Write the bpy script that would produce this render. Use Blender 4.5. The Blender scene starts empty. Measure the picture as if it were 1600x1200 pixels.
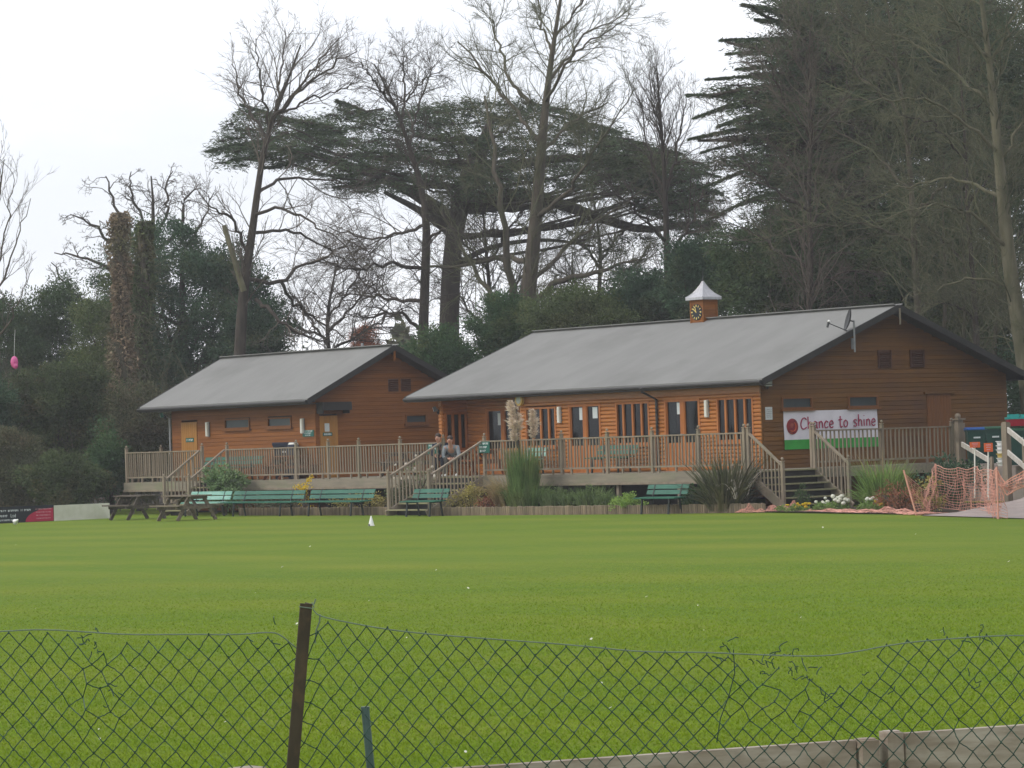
import bpy, math, random
import numpy as np
from mathutils import Vector
random.seed(7); R = np.random.default_rng(7)
SC = bpy.context.scene
COL = SC.collection
V3 = lambda *a: np.array(a, float)
# ------------------------------------------------------------------ camera frame
F = 5000.166
CAM = V3(62.477, -58.346, 1.962)
yaw, pitch, roll = [math.radians(a) for a in (51.412, 1.052, -1.814)]
_f = V3(-math.sin(yaw), math.cos(yaw), 0); _r = V3(math.cos(yaw), math.sin(yaw), 0); _u = V3(0, 0, 1)
FW = _f*math.cos(pitch) + _u*math.sin(pitch); U2 = _u*math.cos(pitch) - _f*math.sin(pitch)
RT = _r*math.cos(roll) + U2*math.sin(roll); UP = U2*math.cos(roll) - _r*math.sin(roll)
def ray(x, y): return RT*(x-800)/F - UP*(y-600)/F + FW
def at(x, y, D): return CAM + ray(x, y)*D
def onax(x, y, ax, val):
    v = ray(x, y); return CAM + v*((val-CAM[ax])/v[ax])
def gnd(x, y, z=0.0): return onax(x, y, 2, z)
def gat(x, D):
    p = at(x, 700, D); p[2] = 0; return p
# ------------------------------------------------------------------ tagging
ORG = {}
def tag(o, label=None, cat=None, group=None, kind=None):
    if label: o['label'] = label
    if cat: o['category'] = cat
    if group: o['group'] = group
    if kind: o['kind'] = kind
    return o
def thing(name, label, cat, loc=(0, 0, 0), rz=0.0, group=None):
    o = bpy.data.objects.new(name, None); COL.objects.link(o)
    o.empty_display_size = .2
    o.location = loc; o.rotation_euler = (0, 0, rz)
    ORG[o.name] = V3(*loc) if rz == 0 else V3(0, 0, 0)
    return tag(o, label, cat, group)
def link(name, me, parent=None, org=None):
    o = bpy.data.objects.new(name, me); COL.objects.link(o)
    if parent is not None:
        o.parent = parent; ORG[o.name] = ORG[parent.name]
    else:
        ORG[o.name] = V3(*org) if org is not None else V3(0, 0, 0)
        o.location = ORG[o.name]
    return o
def copy_tree(o, parent=None):
    c = o.copy(); COL.objects.link(c); ORG[c.name] = ORG[o.name]
    if parent is not None: c.parent = parent
    for ch in list(o.children): copy_tree(ch, c)
    return c
# ------------------------------------------------------------------ mesh builder
class MB:
    def __init__(s): s.v = []; s.f = []; s.m = []; s.mi = 0
    def add(s, vs, fs):
        b = len(s.v); s.v += [tuple(map(float, v)) for v in vs]
        for f in fs: s.f.append(tuple(b+i for i in f)); s.m.append(s.mi)
        return s
    def obox(s, c, ax, ay, az):
        c, ax, ay, az = map(np.asarray, (c, ax, ay, az))
        vs = [c+i*ax+j*ay+k*az for i in (-1, 1) for j in (-1, 1) for k in (-1, 1)]
        return s.add(vs, [(0, 1, 3, 2), (4, 6, 7, 5), (0, 4, 5, 1), (2, 3, 7, 6), (0, 2, 6, 4), (1, 5, 7, 3)])
    def box(s, x0, x1, y0, y1, z0, z1):
        return s.obox(((x0+x1)/2, (y0+y1)/2, (z0+z1)/2), ((x1-x0)/2, 0, 0), (0, (y1-y0)/2, 0), (0, 0, (z1-z0)/2))
    def bar(s, p, q, w, h, up=(0, 0, 1)):
        p, q = V3(*p), V3(*q); t = q-p; L = np.linalg.norm(t); t /= L
        u = np.cross(V3(*up), t); n = np.linalg.norm(u)
        u = V3(1, 0, 0) if n < 1e-6 else u/n
        k = np.cross(t, u)
        return s.obox((p+q)/2, t*L/2, u*w/2, k*h/2)
    def tube(s, pts, rad, n=6, cap=True):
        pts = [V3(*p) for p in pts]
        if np.isscalar(rad): rad = [rad]*len(pts)
        vs = []; fs = []; u = None
        for i, p in enumerate(pts):
            t = pts[min(i+1, len(pts)-1)]-pts[max(i-1, 0)]; t = t/(np.linalg.norm(t)+1e-12)
            if u is None:
                u = np.cross(t, V3(0, 0, 1) if abs(t[2]) < .9 else V3(1, 0, 0))
            u = u-t*(u@t); u /= np.linalg.norm(u); w = np.cross(t, u)
            for k in range(n):
                a = 2*math.pi*k/n
                vs.append(p+rad[i]*(u*math.cos(a)+w*math.sin(a)))
        for i in range(len(pts)-1):
            for k in range(n):
                k2 = (k+1) % n
                fs.append((i*n+k, i*n+k2, (i+1)*n+k2, (i+1)*n+k))
        if cap:
            fs.append(tuple(range(n-1, -1, -1))); fs.append(tuple((len(pts)-1)*n+k for k in range(n)))
        return s.add(vs, fs)
    def ball(s, c, r, n=8, m=6):
        c = V3(*c); r = V3(*([r]*3 if np.isscalar(r) else r)); vs = [c+V3(0, 0, -r[2])]; fs = []
        for i in range(1, m):
            t = math.pi*i/m - math.pi/2
            for k in range(n):
                a = 2*math.pi*k/n
                vs.append(c+r*V3(math.cos(t)*math.cos(a), math.cos(t)*math.sin(a), math.sin(t)))
        vs.append(c+V3(0, 0, r[2])); L = len(vs)-1
        for k in range(n): fs.append((0, 1+(k+1) % n, 1+k)); fs.append((L, L-n+k, L-n+(k+1) % n))
        for i in range(m-2):
            for k in range(n):
                a = 1+i*n+k; b = 1+i*n+(k+1) % n
                fs.append((a, b, b+n, a+n))
        return s.add(vs, fs)
    def disc(s, c, ax, ay, n=16, th=None):
        c, ax, ay = V3(*c), V3(*ax), V3(*ay)
        ring = [c+ax*math.cos(2*math.pi*k/n)+ay*math.sin(2*math.pi*k/n) for k in range(n)]
        if th is None: return s.add(ring, [tuple(range(n))])
        th = V3(*th); vs = ring+[p+th for p in ring]
        return s.add(vs, [tuple(range(n-1, -1, -1)), tuple(range(n, 2*n))]+[(k, (k+1) % n, n+(k+1) % n, n+k) for k in range(n)])
    def prism(s, poly, d):
        n = len(poly); d = V3(*d); vs = [V3(*p) for p in poly]; vs += [p+d for p in vs[:n]]
        return s.add(vs, [tuple(range(n-1, -1, -1)), tuple(range(n, 2*n))]+[(k, (k+1) % n, n+(k+1) % n, n+k) for k in range(n)])
    def build(s, name, mats, parent=None, org=None, smooth=False):
        me = bpy.data.meshes.new(name)
        o0 = ORG[parent.name] if parent is not None else (V3(*org) if org is not None else V3(0, 0, 0))
        vs = np.array(s.v)-o0
        me.from_pydata(vs.tolist(), [], s.f)
        mats = mats if isinstance(mats, (list, tuple)) else [mats]
        for m in mats: me.materials.append(m)
        if len(mats) > 1: me.polygons.foreach_set('material_index', s.m)
        if smooth: me.polygons.foreach_set('use_smooth', [True]*len(me.polygons))
        me.update()
        return link(name, me, parent, org)
def npmesh(name, V, Fa, mats, parent=None, org=None, smooth=False):
    """big mesh: V (n,3), Fa list of (m,k) int arrays, k = 3 or 4"""
    if not isinstance(Fa, list): Fa = [Fa]
    o0 = ORG[parent.name] if parent is not None else (V3(*org) if org is not None else V3(0, 0, 0))
    me = bpy.data.meshes.new(name)
    V = (np.asarray(V, float)-o0).astype(np.float32)
    me.vertices.add(len(V)); me.vertices.foreach_set('co', V.ravel())
    idx = np.concatenate([f.ravel() for f in Fa]).astype(np.int32)
    tot = np.concatenate([np.full(len(f), f.shape[1], np.int32) for f in Fa])
    st = np.concatenate([[0], np.cumsum(tot)[:-1]]).astype(np.int32)
    me.loops.add(len(idx)); me.loops.foreach_set('vertex_index', idx)
    me.polygons.add(len(tot)); me.polygons.foreach_set('loop_start', st)
    if smooth: me.polygons.foreach_set('use_smooth', np.ones(len(tot), bool))
    mats = mats if isinstance(mats, (list, tuple)) else [mats]
    for m in mats: me.materials.append(m)
    me.update(calc_edges=True); me.validate()
    return link(name, me, parent, org)
# ------------------------------------------------------------------ materials
def nodes(name):
    m = bpy.data.materials.new(name); m.use_nodes = True
    nt = m.node_tree; b = nt.nodes['Principled BSDF']; return m, nt, b
def N(nt, t, **kw):
    n = nt.nodes.new(t)
    for k, v in kw.items():
        if k in n.inputs: n.inputs[k].default_value = v
        else: setattr(n, k, v)
    return n
def mixrgb(nt, fac, a, b, mode='MIX'):
    n = nt.nodes.new('ShaderNodeMix'); n.data_type = 'RGBA'; n.blend_type = mode
    for sock, val in ((n.inputs[0], fac), (n.inputs[6], a), (n.inputs[7], b)):
        if hasattr(val, 'links'): nt.links.new(val, sock)
        else: sock.default_value = val if np.isscalar(val) else (*val, 1)[:4]
    return n.outputs[2]
def ramp(nt, src, lo, hi):
    n = N(nt, 'ShaderNodeMapRange'); n.inputs[1].default_value = lo; n.inputs[2].default_value = hi
    nt.links.new(src, n.inputs[0]); return n.outputs[0]
def noise(nt, scale, detail=4, rough=.6, vec=None, stretch=None):
    n = N(nt, 'ShaderNodeTexNoise'); n.inputs['Scale'].default_value = scale
    n.inputs['Detail'].default_value = detail; n.inputs['Roughness'].default_value = rough
    if vec is None: vec = N(nt, 'ShaderNodeTexCoord').outputs['Object']
    if stretch:
        mp = N(nt, 'ShaderNodeMapping'); mp.inputs['Scale'].default_value = stretch
        nt.links.new(vec, mp.inputs[0]); vec = mp.outputs[0]
    nt.links.new(vec, n.inputs['Vector']); return n.outputs['Fac']
def surf(name, c1, c2=None, rough=.7, scale=4, stretch=None, bump=0.0, spec=.3, metal=0, c3=None, s3=.6, isl=0.0, lo=.35, hi=.65):
    m, nt, b = nodes(name)
    c2 = c2 or tuple(x*.7 for x in c1)
    col = mixrgb(nt, ramp(nt, noise(nt, scale, stretch=stretch), lo, hi), c1, c2)
    if c3: col = mixrgb(nt, ramp(nt, noise(nt, s3, 6), .5, .72), col, c3)
    if isl:
        g = N(nt, 'ShaderNodeNewGeometry'); k = N(nt, 'ShaderNodeMapRange')
        k.inputs[3].default_value = 1-isl; k.inputs[4].default_value = 1+isl
        nt.links.new(g.outputs['Random Per Island'], k.inputs[0])
        cc = N(nt, 'ShaderNodeCombineColor')
        for i in range(3): nt.links.new(k.outputs[0], cc.inputs[i])
        col = mixrgb(nt, 1.0, col, cc.outputs[0], 'MULTIPLY')
    nt.links.new(col, b.inputs['Base Color'])
    b.inputs['Roughness'].default_value = rough; b.inputs['Metallic'].default_value = metal
    b.inputs['Specular IOR Level'].default_value = spec
    if bump:
        bp = N(nt, 'ShaderNodeBump'); bp.inputs['Strength'].default_value = bump
        nt.links.new(noise(nt, scale*3, 5, stretch=stretch), bp.inputs['Height']); nt.links.new(bp.outputs[0], b.inputs['Normal'])
    return m
def leafmat(name, c1, c2, c3=None, trans=.25, isl=.35, sc=.5, k=1.9):
    c1, c2 = [tuple(x*k for x in c) for c in (c1, c2)]; c3 = c3 and tuple(x*k for x in c3)
    m = surf(name, c1, c2, rough=.75, scale=sc, spec=.15, isl=isl, c3=c3, s3=.9)
    nt = m.node_tree; b = nt.nodes['Principled BSDF']; out = nt.nodes['Material Output']
    t = N(nt, 'ShaderNodeBsdfTranslucent'); mx = N(nt, 'ShaderNodeMixShader'); mx.inputs[0].default_value = trans
    nt.links.new(b.inputs['Base Color'].links[0].from_socket, t.inputs[0])
    nt.links.new(b.outputs[0], mx.inputs[1]); nt.links.new(t.outputs[0], mx.inputs[2]); nt.links.new(mx.outputs[0], out.inputs[0])
    return m
M = {}
M['log'] = surf('orange_log', (.45, .168, .033), (.32, .112, .022), .34, 2.5, (1, 1, 14), .1, .5, isl=.14)
M['logdark'] = surf('dark_brown_board', (.178, .076, .010), (.132, .056, .008), .6, 2.0, (1, .5, 14), .2, .25, isl=.14, c3=(.11, .046, .018), s3=.5)  # darker than the logs, partly to carry the gable's shade
M['hutwood'] = surf('hut_board', (.25, .089, .016), (.19, .066, .012), .6, 2.0, (.6, .6, 14), .2, .25, isl=.14)
M['frame'] = surf('orange_frame', (.42, .15, .036), (.33, .11, .025), .5, 5, (1, 1, .2), .1)
M['door'] = surf('ochre_door', (.42, .20, .045), (.34, .16, .04), .5, 4, (4, 4, .3), .1)
M['doorbrown'] = surf('brown_door', (.20, .075, .016), (.165, .06, .013), .55, 4, (4, 4, .3), .1)
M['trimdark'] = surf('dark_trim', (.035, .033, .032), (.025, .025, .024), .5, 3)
M['louvre'] = surf('louvre_wood', (.085, .03, .014), (.06, .022, .011), .6, 8)
M['roof'] = surf('roof_felt', (.222, .222, .215), (.198, .198, .192), .85, 1.3, (1, .12, 1), .25, .2, c3=(.165, .165, .158), s3=.28)
M['lead'] = surf('lead_sheet', (.50, .50, .53), (.40, .40, .43), .38, 3, (4, 4, .6), .1, .5, metal=.35)
M['rail'] = surf('weathered_rail', (.27, .222, .165), (.195, .16, .122), .8, 5, (1, 1, .3), .3, .2, c3=(.19, .175, .12), s3=1.2, isl=.18)
M['deck'] = surf('weathered_deck', (.27, .235, .18), (.20, .18, .14), .85, 4, (.3, 3, 3), .3, .2, c3=(.2, .21, .13), s3=.8)
M['tread'] = surf('mossy_tread', (.27, .25, .15), (.19, .19, .10), .85, 5, (.4, 3, 3), .3, .2)
M['green'] = surf('green_paint', (.018, .125, .078), (.013, .095, .06), .45, 5, (.4, 3, 3), .15, .4, c3=(.035, .15, .105), s3=1.5)
M['greenpale'] = surf('faded_green_paint', (.28, .46, .40), (.13, .33, .25), .6, 3, (.5, 3, 3), .15, .3)
M['iron'] = surf('dark_iron', (.022, .03, .026), (.015, .02, .018), .5, 5)
M['picnic'] = surf('picnic_wood', (.20, .165, .12), (.12, .10, .075), .85, 5, (.4, 3, 3), .3, .2)
M['picnicdark'] = surf('picnic_wood_dark', (.115, .095, .075), (.075, .063, .05), .85, 5, (.4, 3, 3), .3, .2)
M['picnicbrown'] = surf('stained_table_wood', (.26, .09, .035), (.17, .06, .025), .6, 5, (.4, 3, 3), .2, .2)
M['edging'] = surf('log_roll', (.26, .205, .14), (.17, .135, .095), .85, 6, (1, 1, .3), .3, .2, isl=.25)
M['soil'] = surf('bed_soil', (.055, .042, .03), (.035, .027, .02), .95, 6, None, .6, .1)
M['white'] = surf('white_paint', (.78, .78, .77), (.7, .7, .68), .5, 3)
M['cream'] = surf('cream_board', (.66, .65, .58), (.56, .55, .48), .6, 1.5, None, .05, .3, c3=(.46, .46, .36), s3=1.1)
M['black'] = surf('black_board', (.022, .026, .035), (.018, .02, .028), .5, 3)
M['red'] = surf('red_print', (.45, .028, .075), (.38, .024, .065), .5, 3)
M['paleprint'] = surf('pale_print', (.62, .66, .66), (.5, .55, .56), .6, 40)
M['pinkprint'] = surf('pink_print', (.62, .33, .36), (.5, .22, .27), .6, 40)
M['signgreen'] = surf('sign_green', (.016, .12, .09), (.013, .1, .075), .4, 4)
M['banner'] = surf('banner_vinyl', (.74, .72, .78), (.64, .62, .69), .5, 1.6, None, .35, .3)
M['bannergreen'] = surf('banner_green', (.045, .36, .055), (.035, .28, .045), .5, 2, None, .3, .3)
M['crimson'] = surf('crimson_ink', (.34, .018, .075), (.29, .015, .065), .6, 8)
M['ballred'] = surf('ball_red', (.27, .022, .028), (.14, .012, .022), .5, 4, c3=(.42, .12, .07), s3=5)
M['lamp'] = surf('lamp_opal', (.72, .72, .66), (.66, .66, .60), .35, 3)
M['yellowlamp'] = surf('alarm_box', (.75, .52, .16), (.68, .46, .14), .4, 3)
M['grey'] = surf('grey_metal', (.32, .33, .34), (.25, .26, .27), .45, 6, metal=.4)
M['darkgrey'] = surf('dark_grey', (.05, .052, .056), (.04, .041, .044), .5, 6)
M['gold'] = surf('gold_leaf', (.75, .58, .18), (.68, .5, .15), .35, 8, metal=.3)
M['curtain'] = surf('curtain', (.42, .44, .44), (.33, .35, .35), .9, 9, (6, 6, .2))
M['int'] = surf('room_inside', (.05, .046, .042), (.035, .033, .03), .9, 1)
M['binGreen'] = surf('bin_green', (.016, .06, .047), (.012, .047, .038), .42, 6)
M['binlid'] = surf('bin_lid_green', (.03, .11, .065), (.025, .09, .05), .4, 6)
M['binblue'] = surf('bin_lid_blue', (.02, .10, .36), (.018, .085, .3), .35, 6)
M['navy'] = surf('bin_navy', (.022, .03, .055), (.016, .022, .04), .45, 6)
M['teal'] = surf('teal_plastic', (.02, .33, .31), (.016, .26, .25), .35, 6)
M['boxred'] = surf('red_plastic', (.42, .014, .035), (.36, .012, .03), .35, 6)
M['orange'] = surf('orange_plate', (.62, .12, .03), (.55, .10, .026), .5, 6)
M['net'] = surf('orange_net', (.68, .35, .27), (.55, .26, .2), .6, 3, isl=.2)
M['pink'] = surf('pink_foil', (.62, .10, .30), (.5, .07, .24), .25, 10, None, .4, .5)
M['wire'] = surf('green_wire', (.018, .06, .042), (.011, .04, .028), .45, 30, isl=.3)
M['linewire'] = surf('galvanised_wire', (.15, .20, .15), (.11, .15, .115), .4, 20)
M['rust'] = surf('brown_angle_iron', (.062, .047, .031), (.043, .033, .023), .7, 14, (1, 1, .4), .4, .3, c3=(.10, .066, .038), s3=9)
M['tubepost'] = surf('green_tube_post', (.07, .115, .11), (.05, .085, .08), .5, 20, None, .2, .3)
M['plank'] = surf('weathered_plank', (.39, .345, .29), (.24, .195, .15), .9, 3, (1.2, 1.2, 7), .6, .2, c3=(.17, .13, .10), s3=3.0)
M['tarmac'] = surf('pink_tarmac', (.36, .30, .275), (.29, .245, .23), .9, 5, None, .3, .2, c3=(.23, .215, .21), s3=.35)
def glass():
    m, nt, b = nodes('window_glass'); out = nt.nodes['Material Output']
    tr = N(nt, 'ShaderNodeBsdfTransparent'); tr.inputs[0].default_value = (.36, .40, .41, 1)
    gl = N(nt, 'ShaderNodeBsdfGlossy'); gl.inputs[0].default_value = (.95, .97, 1, 1); gl.inputs[1].default_value = .06
    lw = N(nt, 'ShaderNodeLayerWeight'); pw_ = N(nt, 'ShaderNodeMath', operation='POWER'); pw_.inputs[1].default_value = 5
    fr = N(nt, 'ShaderNodeMath', operation='MULTIPLY_ADD'); fr.inputs[1].default_value = .9; fr.inputs[2].default_value = .03
    nt.links.new(lw.outputs['Facing'], pw_.inputs[0]); nt.links.new(pw_.outputs[0], fr.inputs[0])
    mx = N(nt, 'ShaderNodeMixShader')
    nt.links.new(fr.outputs[0], mx.inputs[0]); nt.links.new(tr.outputs[0], mx.inputs[1]); nt.links.new(gl.outputs[0], mx.inputs[2])
    nt.links.new(mx.outputs[0], out.inputs[0]); return m
M['glass'] = glass()
M['frost'] = surf('frosted_glass', (.045, .06, .066), (.035, .048, .053), .35, 4, None, 0, .45)
# foliage / bark
M['cedar'] = leafmat('cedar_needles', (.042, .058, .030), (.026, .040, .025), (.05, .056, .024), .12, .4, .35)
M['yew'] = leafmat('yew_leaves', (.038, .060, .026), (.024, .040, .02), (.055, .066, .025), .15, .4, .4)
M['holly'] = leafmat('holly_leaves', (.034, .062, .033), (.022, .042, .026), (.06, .068, .03), .15, .4, .4)
M['laurel'] = leafmat('laurel_leaves', (.045, .088, .035), (.028, .055, .026), (.085, .10, .035), .2, .4, .6, k=1.55)
M['olive'] = leafmat('olive_leaves', (.058, .078, .03), (.04, .056, .023), (.07, .074, .03), .2, .4, .5)
M['ivy'] = leafmat('ivy_leaves', (.055, .075, .03), (.035, .05, .022), (.085, .066, .032), .15, .45, .7, k=1.55)
M['deadivy'] = leafmat('dead_ivy', (.155, .115, .078), (.105, .08, .055), (.085, .088, .045), .1, .4, 1.2)
M['bramble'] = leafmat('bramble', (.075, .075, .04), (.045, .056, .03), (.10, .07, .045), .15, .45, .5, k=1.55)
M['rustconifer'] = leafmat('rust_conifer', (.20, .07, .03), (.14, .05, .024), None, .1, .3, .8)
M['bark'] = surf('bark', (.115, .098, .075), (.075, .063, .05), .9, 3, (3, 3, .5), .6, .15, c3=(.085, .09, .05), s3=.7)
M['barkdark'] = surf('bark_dark', (.07, .058, .048), (.046, .039, .034), .9, 3, (3, 3, .5), .6, .15)
M['barkpale'] = surf('bark_pale', (.17, .155, .105), (.105, .10, .065), .9, 2, (3, 3, .5), .5, .15, c3=(.08, .085, .045), s3=1.1)
M['twig'] = surf('twig', (.135, .115, .095), (.095, .08, .068), .9, .6, None, 0, .1, isl=.3)
M['twigdark'] = surf('twig_dark', (.10, .085, .072), (.07, .06, .052), .9, .6, None, 0, .1, isl=.3)
M['twigolive'] = surf('twig_olive', (.135, .135, .082), (.09, .095, .06), .9, .6, None, 0, .1, isl=.35)
M['blade'] = leafmat('grass_blade', (.12, .18, .05), (.08, .13, .04), (.17, .18, .07), .3, .4, 2)
M['bladedark'] = leafmat('pampas_blade', (.085, .13, .04), (.055, .095, .03), (.15, .16, .055), .3, .4, 2)
M['straw'] = leafmat('straw_blade', (.40, .31, .16), (.30, .23, .12), None, .3, .3, 2, k=1.1)
M['plume'] = leafmat('pampas_plume', (.60, .51, .42), (.50, .42, .34), None, .3, .2, 3, k=1.3)
M['sword'] = leafmat('sword_leaf', (.06, .062, .034), (.04, .045, .026), (.10, .08, .05), .15, .45, 2)
M['bushpale'] = leafmat('pale_bush', (.11, .16, .07), (.06, .10, .045), (.19, .22, .12), .25, .4, 2)
M['bushyellow'] = leafmat('yellow_bush', (.22, .19, .06), (.13, .12, .045), (.17, .10, .06), .25, .4, 2)
M['bushbright'] = leafmat('bright_bush', (.16, .23, .055), (.11, .17, .045), None, .25, .3, 2)
M['feather'] = leafmat('feathery_bush', (.085, .12, .045), (.055, .085, .035), (.11, .13, .05), .25, .35, 2)
M['whiteflower'] = leafmat('white_petal', (.78, .78, .70), (.70, .70, .60), None, .3, .1, 4, k=1)
M['yellowflower'] = leafmat('yellow_petal', (.72, .52, .03), (.62, .44, .03), None, .3, .1, 4, k=1)
M['dryflower'] = leafmat('dry_flower', (.60, .55, .48), (.48, .42, .36), None, .2, .2, 4, k=1)
M['redbrown'] = leafmat('red_brown_bush', (.17, .07, .04), (.11, .05, .03), None, .2, .4, 3)
# people
M['skin'] = surf('skin', (.52, .29, .21), (.46, .25, .18), .5, 8)
M['hair'] = surf('hair_brown', (.05, .032, .022), (.035, .022, .016), .6, 20)
M['jumper'] = surf('grey_jumper', (.27, .30, .33), (.22, .25, .28), .9, 6)
M['jacket'] = surf('navy_jacket', (.022, .027, .055), (.016, .02, .04), .8, 6)
M['trousers'] = surf('dark_trousers', (.085, .08, .07), (.06, .056, .05), .9, 6)
M['jeans'] = surf('dark_jeans', (.028, .032, .045), (.02, .023, .034), .9, 6)
M['shoe'] = surf('white_shoe', (.72, .72, .70), (.62, .62, .60), .6, 6)
# ------------------------------------------------------------------ lawn
def lawnmat():
    m, nt, b = nodes('lawn_grass')
    tc = N(nt, 'ShaderNodeTexCoord').outputs['Object']
    big = ramp(nt, noise(nt, .09, 4, .6, tc), .35, .65)
    col = mixrgb(nt, big, (.152, .208, .014), (.112, .184, .012))
    st = noise(nt, .32, 3, .5, tc, (.25, 1.4, 1))
    col = mixrgb(nt, ramp(nt, st, .42, .64), col, (.192, .222, .022))
    # mown bands running across the field
    mp = N(nt, 'ShaderNodeMapping'); mp.inputs['Rotation'].default_value = (0, 0, math.radians(-38)); nt.links.new(tc, mp.inputs[0])
    wv = N(nt, 'ShaderNodeTexWave'); wv.inputs['Scale'].default_value = .055; wv.inputs['Distortion'].default_value = 1.2; wv.inputs['Detail'].default_value = 2; wv.bands_direction = 'Y'
    nt.links.new(mp.outputs[0], wv.inputs[0])
    wf = N(nt, 'ShaderNodeMapRange'); wf.inputs[3].default_value = 0; wf.inputs[4].default_value = .65; nt.links.new(wv.outputs['Fac'], wf.inputs[0])
    col = mixrgb(nt, wf.outputs[0], col, (.096, .172, .011))
    mid = noise(nt, 1.7, 5, .7, tc)
    mf = N(nt, 'ShaderNodeMapRange'); mf.inputs[1].default_value = .45; mf.inputs[2].default_value = .75; mf.inputs[4].default_value = .7; nt.links.new(mid, mf.inputs[0])
    col = mixrgb(nt, mf.outputs[0], col, (.186, .214, .022))
    fine = noise(nt, 14, 8, .85, tc, (1, 1, 1))
    ff = N(nt, 'ShaderNodeMapRange'); ff.inputs[1].default_value = .42; ff.inputs[2].default_value = .66; ff.inputs[4].default_value = .75; nt.links.new(fine, ff.inputs[0])
    col = mixrgb(nt, ff.outputs[0], col, (.066, .128, .005))
    fine3 = noise(nt, 31, 6, .8, tc)
    ff = N(nt, 'ShaderNodeMapRange'); ff.inputs[1].default_value = .52; ff.inputs[2].default_value = .72; ff.inputs[4].default_value = .6; nt.links.new(fine3, ff.inputs[0])
    col = mixrgb(nt, ff.outputs[0], col, (.205, .245, .03))
    nt.links.new(col, b.inputs['Base Color']); b.inputs['Roughness'].default_value = .9
    b.inputs['Specular IOR Level'].default_value = .12
    bp = N(nt, 'ShaderNodeBump'); bp.inputs['Strength'].default_value = .5; bp.inputs['Distance'].default_value = .05
    nt.links.new(noise(nt, 25, 5, .7, tc), bp.inputs['Height']); nt.links.new(bp.outputs[0], b.inputs['Normal'])
    return m
M['lawn'] = lawnmat()
M['grassblade'] = leafmat('short_grass_blade', (.205, .285, .016), (.158, .254, .014), (.215, .285, .024), .35, .17, .8, k=1.04)
mb = MB(); g = 14
nx = 24
for i in range(nx):
    for j in range(nx):
        x0 = -600+i*50; y0 = -600+j*50
        mb.add([(x0, y0, 0), (x0+50, y0, 0), (x0+50, y0+50, 0), (x0, y0+50, 0)], [(0, 1, 2, 3)])
tag(mb.build('lawn', M['lawn']), kind='structure')
# short blades on the nearer part of the lawn, one uncountable mass
n = 330000
D = 18.4+34*R.random(n)**1.35
X = (R.random(n)-.5)*1.14*1600
base = CAM + (RT[None]*(X/F)[:, None] + FW[None])*D[:, None]; base[:, 2] = 0
ang = R.random(n)*math.tau; fade = np.clip((54-D)/22, .15, 1)
h = (.010+.020*R.random(n)**1.5)*fade; wv_ = (.0035+.004*R.random(n))
la = R.random(n)*math.tau; lean = .012+.03*R.random(n)
dv = np.stack([np.cos(ang), np.sin(ang), 0*ang], 1)
tip = base + np.stack([np.cos(la)*lean, np.sin(la)*lean, h], 1)
V = np.stack([base-dv*wv_[:, None], base+dv*wv_[:, None], tip], 1).reshape(-1, 3)
tag(npmesh('grass', V, np.arange(3*n).reshape(-1, 3), M['grassblade']), kind='stuff')
# daisies and fallen petals, too many to count
n = 34
mb = MB()
for i in range(n):
    D = 19+55*random.random()**1.5; p = CAM+ray(random.uniform(-60, 1660), 700)*D; p[2] = .022
    r = random.uniform(.006, .014)*(1+D/60); a = random.random()*3
    mb.disc(p, (r*math.cos(a), r*math.sin(a), r*.5), (-r*.7*math.sin(a), r*.7*math.cos(a), .0), 6)
tag(mb.build('fallen_petals', M['whiteflower']), kind='stuff')
# ------------------------------------------------------------------ cladding
def clad(mb, O, U, Nn, z0, z1, course, ur, openings=(), bulge=.03, flat=False):
    O, U, Nn = V3(*O), V3(*U), V3(*Nn); Z = V3(0, 0, 1)
    prof = [(0, .05), (.06, .72), (.18, .96), (.45, 1.0), (.64, .98), (.70, .9), (.97, .1), (1, .05)] if not flat else [(0, 1.), (.86, .45), (.9, 0), (1, 0)]
    z = z0
    while z < z1-1e-4:
        c = min(course, z1-z); zm = z+c/2
        u0, u1 = ur(zm); ivs = [(u0, u1)]
        for (a, b, za, zb) in openings:
            if za < zm < zb:
                new = []
                for (p, q) in ivs:
                    if b <= p or a >= q: new.append((p, q)); continue
                    if a > p: new.append((p, a))
                    if b < q: new.append((b, q))
                ivs = new
        for (p, q) in ivs:
            if q-p < .01: continue
            # split into board lengths
            cuts = [p]
            vs = []
            for u in (p, q):
                for (t, k) in prof: vs.append(O+U*u+Z*(z+c*t)+Nn*(bulge*k))
            n = len(prof)
            mb.add(vs, [(i, n+i, n+i+1, i+1) for i in range(n-1)]+[tuple(range(n)), tuple(range(2*n-1, n-1, -1))])
        z += c
def P(O, U, Nn, u, nn, z): return V3(*O)+V3(*U)*u+V3(*Nn)*nn+V3(0, 0, z)
def pbox(mb, O, U, Nn, u0, u1, n0, n1, z0, z1):
    c = P(O, U, Nn, (u0+u1)/2, (n0+n1)/2, (z0+z1)/2)
    return mb.obox(c, V3(*U)*(u1-u0)/2, V3(*Nn)*(n1-n0)/2, V3(0, 0, (z1-z0)/2))
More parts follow.
